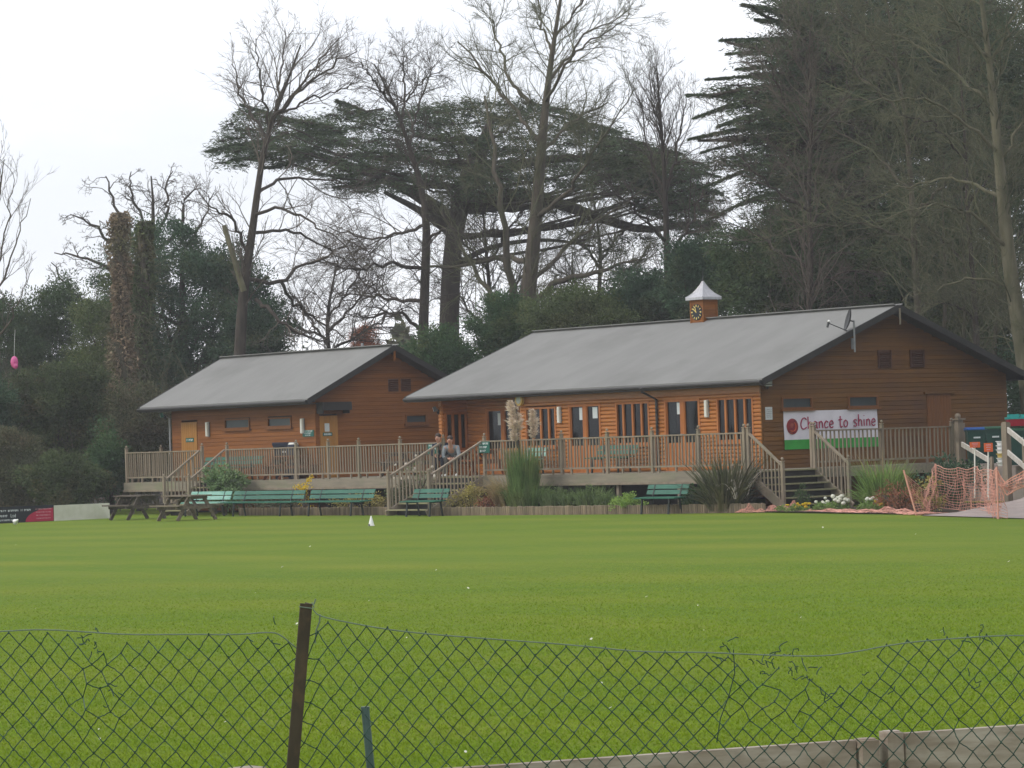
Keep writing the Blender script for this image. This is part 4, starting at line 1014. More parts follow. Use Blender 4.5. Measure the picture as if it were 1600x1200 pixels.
def leafquads(C, D_, L, W, rng, curl=.0):
    n = len(C); D_ = D_/(np.linalg.norm(D_, axis=1)[:, None]+1e-9)
    rv = rng.normal(0, 1, (n, 3)); S = np.cross(D_, rv); S /= (np.linalg.norm(S, axis=1)[:, None]+1e-9)
    L = L*(.6+.8*rng.random(n))[:, None]; W = W*(.6+.8*rng.random(n))[:, None]
    a = C-D_*L*.5; b = C+S*W*.5; c = C+D_*L*.5; d = C-S*W*.5
    V = np.stack([a, b, c, d], 1).reshape(-1, 3)
    return V
QI = lambda n: np.arange(4*n).reshape(-1, 4)
def clumps(c, r, nc, per, cr, rng, shell=.55, zmin=.05, flat=.8):
    """leaf centres and outward directions in an uneven crown"""
    c = V3(*c); r = V3(*r)
    d = rng.normal(0, 1, (nc, 3)); d /= np.linalg.norm(d, axis=1)[:, None]
    k = shell+(1-shell)*rng.random(nc)**.7
    k *= 1+.16*np.sin(d[:, 0]*5+d[:, 2]*4+c[0])+.1*rng.normal(0, 1, nc)
    cc = c+d*r*k[:, None]; cc[:, 2] = np.maximum(cc[:, 2], zmin)
    sz = cr*(.6+.8*rng.random(nc))
    off = rng.normal(0, 1, (nc, per, 3)); off /= np.linalg.norm(off, axis=2)[..., None]; off *= (rng.random((nc, per, 1))**.5)
    P_ = cc[:, None]+off*sz[:, None, None]*np.array([1, 1, flat]); dirs = off+.6*d[:, None]+rng.normal(0, .5, off.shape)
    P_ = P_.reshape(-1, 3); P_[:, 2] = np.maximum(P_[:, 2], .02)
    return P_, dirs.reshape(-1, 3)
def shrub(name, label, c, r, nc, per, cr, leaf, mat, seed, group=None, cat='shrub', extra=None, stems=6, shell=.4):
    rng = np.random.default_rng(seed); t = thing(name, label, cat, (c[0], c[1], 0), group=group)
    P_, d_ = clumps((c[0], c[1], c[2]), r, nc, per, cr, rng, shell)
    npmesh('foliage', leafquads(P_, d_, leaf[0], leaf[1], rng), QI(len(P_)), M[mat], t)
    if stems:
        mb = MB()
        for i in range(stems):
            a = rng.random()*math.tau; e = V3(c[0]+r[0]*.6*math.cos(a), c[1]+r[1]*.6*math.sin(a), c[2]+r[2]*.3)
            b = V3(c[0]+.12*r[0]*math.cos(a), c[1]+.12*r[1]*math.sin(a), 0)
            mb.tube([b, (b+e)/2+V3(0, 0, .1*r[2]), e], [.03*max(.5, r[2]), .02*max(.5, r[2]), .008], 5)
        mb.build('stem', M['bark'], t)
    if extra:
        for nm, m, cnt, sz, zlo in extra:
            for i in range(cnt):
                mb = MB()
                d = rng.normal(0, 1, 3); d /= np.linalg.norm(d); d[2] = abs(d[2])*.9+zlo
                p = V3(*c)+d*V3(*r)*1.02
                mb.ball(p, sz*rng.uniform(.6, 1.2), 6, 4); mb.build(nm, M[m], t)
    return t
def plantat(px, Y): p = onax(px, 780, 1, Y); return V3(p[0], p[1], 0)
# pale shrub climbing in front of the railing by the left steps
p = plantat(352, -3.2); shrub('variegated_shrub', 'pale green leafy shrub in front of the railing right of the left steps', (p[0], p[1], .85), (.95, .5, .68), 75, 60, .22, (.11, .05), 'bushpale', 11)
# dry seed-head plant left of the central steps
p = plantat(652, -3.1); shrub('hydrangea', 'bare shrub with dry pale flower heads beside the central steps', (p[0]-.2, p[1], .75), (.95, .45, .85), 40, 16, .22, (.06, .03), 'feather', 12, extra=[('flower_head', 'dryflower', 16, .055, .2)], stems=26)
p = plantat(626, -3.4); shrub('ivy_bush', 'dark ivy-like shrub at the foot of the central steps', (p[0], p[1], .45), (.5, .4, .5), 40, 40, .18, (.08, .05), 'bramble', 13)
p = plantat(478, -3.3); shrub('yellow_shrub', 'yellow flowering spindly shrub between the two long benches', (p[0], p[1], .55), (.35, .3, .65), 22, 22, .15, (.06, .035), 'yellowflower', 14, stems=8)
p = plantat(560, -3.3); shrub('low_shrub', 'low yellow brown shrub behind the bench left of the steps', (p[0]+.2, p[1], .3), (1.6, .35, .32), 60, 30, .18, (.07, .035), 'bushyellow', 15, group='low shrubs in the bed')
p = plantat(430, -3.2); shrub('low_shrub', 'low dark shrub behind the longest bench', (p[0], p[1], .3), (2.0, .35, .28), 60, 30, .18, (.07, .035), 'bramble', 16, group='low shrubs in the bed')
p = plantat(738, -3.5); shrub('low_shrub', 'yellowish twiggy shrub right of the central steps', (p[0], p[1], .42), (.85, .4, .38), 60, 34, .18, (.075, .03), 'bushyellow', 17, group='low shrubs in the bed', stems=14)
p = plantat(765, -3.7); shrub('low_shrub', 'reddish brown twiggy shrub left of the pampas grass', (p[0], p[1], .3), (.45, .3, .3), 30, 24, .15, (.07, .03), 'redbrown', 18, group='low shrubs in the bed', stems=14)
for i, (px, hh, rx, lab) in enumerate(((868, .62, .55, 'feathery green plant just right of the pampas grass'), (898, .52, .5, 'feathery green plant in the middle of the bed'), (926, .68, .55, 'tall feathery green plant left of the bright round bush'), (950, .48, .4, 'small feathery plant against the dark gap under the deck'))):
    p = plantat(px, -3.0-.1*i); rng = np.random.default_rng(30+i)
    t = thing('feathery_plant', lab, 'plant', (p[0], p[1], 0), group='feathery plants in the bed')
    blades(900, (p[0], p[1], .03), rx*.7, hh*.6, hh*1.35, .35, .03, .5, M['feather'], 'foliage', t, rng, 4)
    P_, d_ = clumps((p[0], p[1], hh*.55), (rx, .35, hh*.55), 50, 36, .14, rng, .3)
    npmesh('leaf_haze', leafquads(P_, d_, .07, .018, rng), QI(len(P_)), M['feather'], t)
p = plantat(981, -3.55); shrub('round_bush', 'bright yellow-green round bush in front of the dark gap', (p[0], p[1], .24), (.52, .42, .27), 70, 60, .12, (.05, .03), 'bushbright', 19)
p = plantat(1095, -3.0); shrub('low_shrub', 'green leafy shrub behind the short bench on the right', (p[0]-.2, p[1], .35), (.5, .35, .4), 40, 40, .16, (.08, .04), 'laurel', 20, group='low shrubs in the bed')
# pampas grass
p = plantat(815, -3.3); t = thing('pampas_grass', 'tall pampas grass with two cream plumes in front of the long railing', 'pampas grass', (p[0], p[1], 0))
rng = np.random.default_rng(40)
blades(2300, (p[0]+.12, p[1], .03), .34, .8, 2.3, .15, .022, .45, M['bladedark'], 'leaf_blade', t, rng, 6)
blades(1300, (p[0]+.2, p[1], .03), .5, .5, 1.25, .4, .024, .8, M['bladedark'], 'leaf_blade', t, rng, 6)
blades(700, (p[0]-.4, p[1]-.2, .03), .3, .8, 1.5, .42, .02, .75, M['straw'], 'dry_blade', t, rng, 6, (-.9, -.5, 0))
def plume(par, foot, top, tip, n, rad, rng):
    foot, top, tip = V3(*foot), V3(*top), V3(*tip)
    mb = MB(); mb.tube([foot, foot*.4+top*.6+V3(.02, 0, 0), top, tip], [.014, .011, .008, .003], 5); s = mb.build('plume_stalk', M['straw'], par)
    f = rng.random(n); bend = _r[None]*(.10*np.sin(f*2.6))[:, None]; c = top[None]+(tip-top)[None]*f[:, None]+bend*.6
    a = rng.random(n)*math.tau; env = rad*(np.sin(np.pi*np.clip(f*.9+.08, 0, 1))**.6)*(1+.35*np.sin(f*17+rad*40)+.25*np.sin(f*41))
    out = np.stack([np.cos(a), np.sin(a), rng.normal(.28, .35, n)], 1)
    c = c+out*(env*(.15+.85*rng.random(n)))[:, None]*np.array([1, 1, .4])
    npmesh('plume', leafquads(c, out+rng.normal(0, .25, out.shape), rad*1.05, .021, rng), QI(n), M['plume'], par)
D_ = float((p-CAM)@FW)
plume(t, p+V3(.0, 0, .6), at(805, 689, D_), at(795, 627, D_), 1500, .155, rng)
plume(t, p+V3(.05, 0, .6), at(812, 672, D_), at(806, 645, D_), 250, .13, rng)
plume(t, p+V3(.2, 0, .6), at(832, 684, D_), at(829, 640, D_), 1200, .13, rng)
mb = MB(); mb.tube([p+V3(0, 0, .8), at(807, 640, D_), at(801, 622, D_)], [.02, .03, .012], 5); mb.build('dead_stalk', M['barkdark'], t)
# phormium
p = plantat(1136, -2.95); t = thing('spiky_yucca', 'big dark spiky sword-leaved plant left of the mossy steps', 'yucca', (p[0], p[1], 0)); rng = np.random.default_rng(41)
blades(420, (p[0], p[1], .05), .35, .75, 1.75, .62, .062, .28, M['sword'], 'sword_leaf', t, rng, 5)
blades(260, (p[0], p[1], .05), .5, .45, 1.0, 1.0, .06, .5, M['sword'], 'sword_leaf', t, rng, 5)
blades(26, (p[0]+.35, p[1], .35), .3, .7, 1.0, .5, .05, 1.1, M['dryflower'], 'dead_leaf', t, rng, 5)
mb = MB(); mb.tube([(p[0], p[1], 0), (p[0], p[1], .5)], [.22, .15], 8); mb.build('stem', M['barkdark'], t)
# grass clump at the netting
p = gat(1378, 78.6); t = thing('grass_clump', 'tall green ornamental grass clump left of the orange netting', 'ornamental grass', (p[0], p[1], 0)); rng = np.random.default_rng(42)
blades(900, (p[0], p[1], .03), .4, .8, 1.55, .42, .03, .5, M['blade'], 'leaf_blade', t, rng, 6)
blades(400, (p[0], p[1], .03), .5, .5, 1.0, .8, .028, .9, M['blade'], 'leaf_blade', t, rng, 6)
blades(60, (p[0]-.1, p[1], .03), .25, 1.3, 1.9, .4, .014, .3, M['straw'], 'seed_stalk', t, rng, 6)
p = gat(1405, 77.0); shrub('red_shrub', 'red brown twiggy shrub between the grass clump and the netting', (p[0]-.1, p[1], .3), (.75, .5, .4), 60, 30, .2, (.08, .02), 'redbrown', 21, stems=20)
p = gat(1460, 79.5); shrub('dark_shrub', 'dark green shrub behind the upright netting', (p[0], p[1]+.6, .7), (1.0, .6, .55), 60, 50, .24, (.09, .05), 'holly', 22)
p = gat(1450, 75.5); shrub('olive_shrub', 'small olive shrub enclosed by the orange netting', (p[0], p[1], .4), (.3, .3, .45), 30, 24, .15, (.07, .03), 'bushyellow', 23, stems=10)
p = gat(1252, 80.6); shrub('small_conifer', 'small dark upright shrub in front of the mossy steps', (p[0], p[1], .34), (.22, .2, .38), 40, 30, .10, (.05, .02), 'yew', 24)
# flowers
def flowers(px0, px1, D0, D1, n, mat, sz, h, label, seed, group):
    rng = random.Random(seed)
    a, b = gat(px0, D0), gat(px1, D1); t = thing('flower_patch', label, 'flowers', tuple((a+b)/2), group=group)
    st = MB()
    for i in range(n):
        p = a+(b-a)*rng.random()+V3(rng.uniform(-.1, .1), rng.uniform(-.15, .15), 0); hh = h*rng.uniform(.6, 1.2)
        mb = MB(); mb.ball(p+V3(0, 0, hh), (sz*rng.uniform(.7, 1.2), sz, sz*.7), 7, 5); mb.build('bloom', M[mat], t); st.tube([p, p+V3(0, 0, hh)], .006, 4)
    st.build('stalk', M['blade'], t)
    nrng = np.random.default_rng(seed); c_ = (a+b)/2; Ln = np.linalg.norm(b-a)/2
    P_, d_ = clumps((c_[0], c_[1], h*.35), (Ln+.1, Ln*.7+.15, h*.4), 30, 30, .10, nrng, .3); npmesh('foliage', leafquads(P_, d_, .07, .03, nrng), QI(len(P_)), M['blade'], t)
flowers(1276, 1286, 79.6, 79.5, 6, 'whiteflower', .05, .30, 'small cluster of white flowers nearest the steps', 1, 'flowers in the right bed')
flowers(1294, 1318, 79.4, 79.0, 16, 'whiteflower', .06, .33, 'largest cluster of white flowers in the right bed', 2, 'flowers in the right bed')
flowers(1350, 1362, 78, 77.6, 7, 'whiteflower', .05, .33, 'white flowers in front of the grass clump', 3, 'flowers in the right bed')
flowers(1216, 1222, 80.8, 80.7, 4, 'yellowflower', .04, .16, 'few yellow flowers at the end of the log edging', 4, 'flowers in the right bed')
flowers(1234, 1262, 80.4, 80.0, 14, 'yellowflower', .045, .18, 'row of yellow flowers below the mossy steps', 5, 'flowers in the right bed')
flowers(1362, 1370, 77.5, 77.2, 5, 'yellowflower', .05, .25, 'yellow flowers beside the red brown shrub', 6, 'flowers in the right bed')
# planter barrel with dry grass on the deck beside the people
p = V3(-9.02, -1.45, HD); t = thing('planter', 'brown planter with tan dry grasses on the deck beside the seated people', 'planter', tuple(p))
mb = MB(); mb.tube([p, p+V3(0, 0, .25), p+V3(0, 0, .5)], [.2, .25, .22], 14); mb.build('tub', M['picnicbrown'], t)
blades(300, p+V3(0, 0, .45), .16, .25, .5, .6, .02, .8, M['straw'], 'dry_grass', t, np.random.default_rng(50), 5)
# ------------------------------------------------------------------ people
def skin(name, J, E_, mat, par=None, org=None, rot=0., lvl=2):
    keys = list(J); me = bpy.data.meshes.new(name)
    me.from_pydata([J[k][0] for k in keys], [(keys.index(a), keys.index(b)) for a, b in E_], [])
    o = bpy.data.objects.new(name, me); COL.objects.link(o)
    if par is not None: o.parent = par
    m = o.modifiers.new('Skin', 'SKIN'); m.use_smooth_shade = True
    for i, k in enumerate(keys):
        r = J[k][1]; sv = me.skin_vertices[0].data[i]; sv.radius = (r, r) if np.isscalar(r) else r; sv.use_root = (i == 0)
    s = o.modifiers.new('Sub', 'SUBSURF'); s.levels = lvl; s.render_levels = lvl
    me.materials.append(M[mat]); return o
def person(loc, rz, label, top, legs, lean, armw):
    """seated figure, facing local -y; the hips rest at z = .50 above the deck"""
    sx = .19; ph = math.radians(lean); sn, cs = math.sin(ph), math.cos(ph)
    def tor(l, f=0.): return (0, -l*sn-f*cs*.0, .58+l*cs)
    nk = V3(*tor(.60)); up_ = V3(0, -math.sin(ph*.35), math.cos(ph*.35))
    hd = lambda a: tuple(nk+up_*a)
    J = {'pelvis': ((0, 0, .58), .12), 'waist': (tor(.19), .115), 'chest': (tor(.40), .10), 'neckb': (tor(.53), .07), 'neck': (tor(.60), .05),
         'head1': (hd(.075), (.068, .08)), 'head2': (hd(.15), (.076, .095)), 'head3': (hd(.222), (.055, .07))}
    E_ = [('pelvis', 'waist'), ('waist', 'chest'), ('chest', 'neckb'), ('neckb', 'neck'), ('neck', 'head1'), ('head1', 'head2'), ('head2', 'head3')]
    cloth = {k: J[k] for k in ('pelvis', 'waist', 'chest', 'neckb')}; cloth = {k: (v[0], v[1]+(.05 if k == 'chest' else .018)) for k, v in cloth.items()}; CE = E_[:3]
    leg = {'pelvis': ((0, 0, .57), .135)}; LE = []
    shoes = []
    for s, n in ((-1, 'l'), (1, 'r')):
        q_ = tor(.47); J['sh'+n] = ((s*sx, q_[1], q_[2]), .062); J['el'+n] = ((s*(sx+.05), q_[1]-.03, q_[2]-.27), .044)
        hx, hy, hz = (s*.035, q_[1]-.16, .50) if armw else (s*.11, q_[1]-.12, .60)
        J['wr'+n] = ((s*(abs(hx)+.045), hy+.08, hz+.02), .030); J['pa'+n] = ((hx, hy, hz), (.036, .022))
        E_ += [('chest', 'sh'+n), ('sh'+n, 'el'+n), ('el'+n, 'wr'+n), ('wr'+n, 'pa'+n)]
        cloth['sh'+n] = (J['sh'+n][0], .072); cloth['el'+n] = (J['el'+n][0], .056); w0 = V3(*J['wr'+n][0]); e0 = V3(*J['el'+n][0]); cloth['cu'+n] = (tuple(w0*.92+e0*.08), .042)
        CE += [('chest', 'sh'+n), ('sh'+n, 'el'+n), ('el'+n, 'cu'+n)]
        # five fingers, bent round the other hand
        for f in range(4):
            a = V3(hx-s*.004*f, hy-.02+.004*f, hz+.026-.017*f); k1 = a+V3(-s*.022, -.028, -.004); k2 = k1+V3(-s*.03, -.008-.003*f, -.012); 
            for q, (pp, r) in enumerate(((k1, .0095), (k2, .0085))): J['f%s%d%d' % (n, f, q)] = (tuple(pp), r)
            E_ += [('pa'+n, 'f%s%d0' % (n, f)), ('f%s%d0' % (n, f), 'f%s%d1' % (n, f))]
        J['th'+n] = ((hx-s*.012, hy+.018, hz+.05), .011); J['tj'+n] = ((hx-s*.03, hy-.008, hz+.06), .0095); E_ += [('pa'+n, 'th'+n), ('th'+n, 'tj'+n)]
        kx = s*(.15 if armw else .12)
        J['hip'+n] = ((s*.10, -.04, .565), .10); J['kn'+n] = ((kx, -.46, .545), .066); J['an'+n] = ((kx*.95, -.42+.06*s, .09), .042)
        E_ += [('pelvis', 'hip'+n), ('hip'+n, 'kn'+n), ('kn'+n, 'an'+n)]
        leg['hip'+n] = (J['hip'+n][0], .118); leg['kn'+n] = (J['kn'+n][0], .082); leg['cf'+n] = ((kx*.97, -.44+.03*s, .32), .070); leg['an'+n] = (J['an'+n][0], .062)
        LE += [('pelvis', 'hip'+n), ('hip'+n, 'kn'+n), ('kn'+n, 'cf'+n), ('cf'+n, 'an'+n)]
        shoes.append({'h': ((kx*.95, -.40+.06*s, .05), (.042, .045)), 'm': ((kx*.98, -.50+.06*s, .045), (.046, .04)), 't': ((kx*1.02, -.60+.06*s, .035), (.043, .03))})
    # face: nose and ears grow from the same surface
    hc = V3(*hd(.15)); hy, hz0 = hc[1], hc[2]-1.31
    J['nose'] = ((0, hy-.105, hz0+1.295), .013); E_.append(('head2', 'nose'))
    for s, n in ((-1, 'l'), (1, 'r')): J['ear'+n] = ((s*.083, hy+.005, hz0+1.30), .014); E_.append(('head2', 'ear'+n))
    b = skin('person', J, E_, 'skin'); b.location = loc; b.rotation_euler = (0, 0, rz); ORG[b.name] = V3(0, 0, 0)
    tag(b, label, 'person', 'two people sitting at the top of the central steps')
    skin('jumper' if top == 'jumper' else 'jacket', cloth, CE, top, b); skin('trousers', leg, LE, legs, b)
    for sdict in shoes: skin('shoe', sdict, [('h', 'm'), ('m', 't')], 'shoe', b)
    mb = MB(); mb.ball((0, hy+.022, hz0+1.352), (.090, .103, .085), 12, 8); mb.ball((0, hy+.05, hz0+1.30), (.082, .075, .08), 10, 8); mb.build('hair', M['hair'], b, smooth=True)
    mb = MB()
    for s in (-1, 1): mb.ball((s*.03, hy-.088, hz0+1.312), (.011, .007, .007), 8, 6)
    mb.build('eye', M['black'], b)
    mb = MB(); mb.obox((0, hy-.089, hz0+1.252), (.024, 0, 0), (0, .005, 0), (0, 0, .005)); mb.build('mouth', M['boxred'], b)
    return b
person((-11.02, -1.93, HD), .72, 'person in a grey jumper leaning forward with clasped hands at the top of the steps', 'jumper', 'trousers', 56, True)
person((-11.36, -2.02, HD), .55, 'person in a dark navy jacket sitting behind the one in grey', 'jacket', 'jeans', 46, False)
# ------------------------------------------------------------------ trees
def tubes(Pl, Rd, sides):
    """Pl (N,P,3) polylines, Rd (N,P) radii -> vertices, quads"""
    Nn, Pn = Pl.shape[:2]
    T = np.zeros_like(Pl); T[:, 1:-1] = Pl[:, 2:]-Pl[:, :-2]; T[:, 0] = Pl[:, 1]-Pl[:, 0]; T[:, -1] = Pl[:, -1]-Pl[:, -2]
    T /= np.linalg.norm(T, axis=2, keepdims=True)+1e-9
    ref = np.where(np.abs(T[..., 2:3]) < .8, np.array([0, 0, 1.]), np.array([1., 0, 0]))
    # keep one reference per polyline so that the rings do not twist
    ref = np.repeat(ref[:, :1], Pn, axis=1)+.31
    Uv = np.cross(T, ref); Uv /= np.linalg.norm(Uv, axis=2, keepdims=True)+1e-9; Wv = np.cross(T, Uv)
    a = np.arange(sides)*math.tau/sides
    V = Pl[:, :, None]+Rd[:, :, None, None]*(Uv[:, :, None]*np.cos(a)[None, None, :, None]+Wv[:, :, None]*np.sin(a)[None, None, :, None])
    base = (np.arange(Nn)*Pn*sides)[:, None, None, None]+(np.arange(Pn-1)*sides)[None, :, None, None]
    k = np.arange(sides); q = np.stack([k, (k+1) % sides, (k+1) % sides+sides, k+sides], 1)
    return V.reshape(-1, 3), (base+q[None, None]).reshape(-1, 4)
def grow(S, D_, Ln, R0_, rng, P_=4, wig=.25, up=.0, tip=.35):
    Nn = len(S); pl = np.zeros((Nn, P_, 3)); pl[:, 0] = S; d = D_/(np.linalg.norm(D_, axis=1, keepdims=True)+1e-9)
    for k in range(1, P_):
        pl[:, k] = pl[:, k-1]+d*(Ln/(P_-1))[:, None]
        d = d+rng.normal(0, wig, d.shape); d[:, 2] += up; d /= np.linalg.norm(d, axis=1, keepdims=True)+1e-9
    f = np.linspace(1, tip, P_)[None]
    return pl, R0_[:, None]*f
def spawn(pl, rd, n, rng, t0, t1, ang, lr, rr, up=0.0):
    """children along polylines"""
    Nn, Pn = pl.shape[:2]
    i = np.repeat(np.arange(Nn), n); t = t0+(t1-t0)*rng.random(len(i)); x = t*(Pn-1); k = np.minimum(x.astype(int), Pn-2); f = (x-k)[:, None]
    s = pl[i, k]*(1-f)+pl[i, k+1]*f; r = rd[i, k]*(1-f[:, 0])+rd[i, k+1]*f[:, 0]
    T = pl[i, k+1]-pl[i, k]; T /= np.linalg.norm(T, axis=1, keepdims=True)+1e-9
    v = rng.normal(0, 1, T.shape); v -= T*(v*T).sum(1, keepdims=True); v /= np.linalg.norm(v, axis=1, keepdims=True)+1e-9
    a = ang*(.6+.8*rng.random(len(i)))[:, None]
    d = T*np.cos(a)+v*np.sin(a); d[:, 2] += up
    Lp = np.linalg.norm(pl[i, -1]-pl[i, 0], axis=1)
    return s, d, Lp*lr*(.55+.9*rng.random(len(i)))*(1.15-.55*t), np.maximum(r*rr, .006)
def chaikin(p, n=2):
    for _ in range(n):
        q = [p[0]]
        for a, b in zip(p[:-1], p[1:]): q += [a*.75+b*.25, a*.25+b*.75]
        q.append(p[-1]); p = np.array(q)
    return p
def trace(pts, D, zoff=0.0):
    """(px, py, r_px[, depth offset]) -> world polyline and radii"""
    q = np.array([list(p)+[0]*(4-len(p)) for p in pts], float); q = chaikin(q, 2)
    Pw = np.array([at(a, b, D+d) for a, b, r, d in q]); rr = q[:, 2]*D/F
    return Pw, rr
def resample(Pw, rr, n):
    s = np.concatenate([[0], np.cumsum(np.linalg.norm(np.diff(Pw, axis=0), axis=1))]); u = np.linspace(0, s[-1], n)
    return np.stack([np.interp(u, s, Pw[:, k]) for k in range(3)], 1), np.interp(u, s, rr)
def bare_tree(name, label, D, trunk, limbs, seed, lv, bark='bark', twig='twig', group=None, ts=.74, t0=.45, upl=.04, wig=.22, sides0=10, extra=None, mintw=.006):
    """lv: list of (children, angle, length ratio, radius ratio); the first spawns from limbs and trunk top"""
    rng = np.random.default_rng(seed)
    tp, tr = trace(trunk, D); foot = tp[0].copy(); foot[2] = 0
    if tp[0][2] > .05: tp = np.concatenate([[foot], tp]); tr = np.concatenate([[tr[0]*1.15], tr])
    t = thing(name, label, 'tree', tuple(foot), group=group)
    Vs, Fs, b = [], [], 0
    NP = 16
    lines = [resample(tp, tr, NP)]
    for lb in limbs: lines.append(resample(*trace(lb, D), NP))
    pl = np.array([l[0] for l in lines]); rd = np.array([l[1] for l in lines])
    rd[1:] *= .56; rd[0] *= ts*(1-.25*np.linspace(0, 1, NP))
    pl[1:, 2:-1] += rng.normal(0, .05, pl[1:, 2:-1].shape)
    V, Q = tubes(pl, rd, sides0); npmesh('trunk', V, Q, M[bark], t, smooth=True)
    Vs, Fs, b = [], [], 0
    # level 1
    n1, a1, l1, r1 = lv[0]
    parts = []
    s, d, ln, r = spawn(pl[:1], rd[:1], n1[0], rng, t0, .98, a1, 0, r1, upl*3); ln[:] = n1[2]*(.5+.8*rng.random(len(ln))); parts.append((s, d, ln, r))
    if len(pl) > 1:
        s, d, ln, r = spawn(pl[1:], rd[1:], n1[1], rng, .25, 1.0, a1, l1, r1, upl*2); parts.append((s, d, ln, r))
    S, D_, Ln, R_ = [np.concatenate([p[k] for p in parts]) for k in range(4)]
    pl, rd = grow(S, D_, Ln, np.clip(R_, mintw*2, .024), rng, 6, wig, upl)
    V, Q = tubes(pl, rd, 5); Vs.append(V); Fs.append(Q+b); b += len(V)
    for k, (n, a, l, rr) in enumerate(lv[1:]):
        S, D_, Ln, R_ = spawn(pl, rd, n, rng, .2, 1.0, a, l, rr, upl)
        pl, rd = grow(S, D_, Ln, np.clip(R_, mintw, (.014, .009, .007)[min(k, 2)]), rng, 4, wig, upl)
        V, Q = tubes(pl, rd, 3); Vs.append(V); Fs.append(Q+b); b += len(V)
    npmesh('crown', np.concatenate(Vs), np.concatenate(Fs), M[twig], t)
    if extra:
        for nm, m, C, Dv, Lq, Wq in extra(rng): npmesh(nm, leafquads(C, Dv, Lq, Wq, rng), QI(len(C)), M[m], t)
    return t
def mass(name, label, D, px, py, rx, ry, depth, nc, per, cr, leaf, mat, seed, group=None, trunkpx=None, shell=.45, cat='tree', bark='barkdark', flat=.8):
    """evergreen whose crown is centred on a pixel at depth D; radii given in pixels"""
    rng = np.random.default_rng(seed); c = at(px, py, D); k = D/F; leaf = (leaf[0]*.66, leaf[1]*.62); per = int(per*1.9); nc = int(nc*1.35); cr *= 1.08
    g0 = gat(px if trunkpx is None else trunkpx, D); t = thing(name, label, cat, tuple(g0), group=group)
    d = rng.normal(0, 1, (nc, 3)); d /= np.linalg.norm(d, axis=1)[:, None]
    kk = (shell+(1-shell)*rng.random(nc)**.6)*(1+.14*np.sin(d[:, 0]*5+d[:, 2]*6+seed)+.07*rng.normal(0, 1, nc))
    cc = c+(d[:, :1]*RT*rx*k+d[:, 1:2]*_f*depth+d[:, 2:3]*V3(0, 0, 1)*ry*k)*kk[:, None]
    cc[:, 2] = np.where(cc[:, 2] < .3, rng.random(nc)*1.2+.1, cc[:, 2])
    off = rng.normal(0, 1, (nc, per, 3)); off /= np.linalg.norm(off, axis=2)[..., None]; off *= rng.random((nc, per, 1))**.45
    sz = cr*(.55+.9*rng.random(nc))
    P_ = (cc[:, None]+off*sz[:, None, None]*np.array([1, 1, flat])).reshape(-1, 3); dv = (off+.5*d[:, None]+rng.normal(0, .5, off.shape)).reshape(-1, 3); P_[:, 2] = np.maximum(P_[:, 2], .05)
    npmesh('crown', leafquads(P_, dv, leaf[0], leaf[1], rng), QI(len(P_)), M[mat], t)
    # trunk with limbs that reach into the clumps
    r0 = max(.12, rx*k*.09); top = c+V3(0, 0, ry*k*.5); pls = [np.array([g0+(top-g0)*f+rng.normal(0, .1*f, 3) for f in np.linspace(0, 1, 8)])]; rds = [np.linspace(r0, r0*.25, 8)]
    for i in rng.choice(nc, min(nc, 14), replace=False):
        f = rng.uniform(.25, .8); a = g0+(top-g0)*f; pls.append(np.array([a+(cc[i]-a)*g+V3(0, 0, -.12*math.sin(math.pi*g)*ry*k*.3) for g in np.linspace(0, 1, 8)])); rds.append(np.linspace(r0*.35, r0*.06, 8))
    V, Q = tubes(np.array(pls), np.array(rds), 6); npmesh('trunk', V, Q, M[bark], t, smooth=True)
    return t
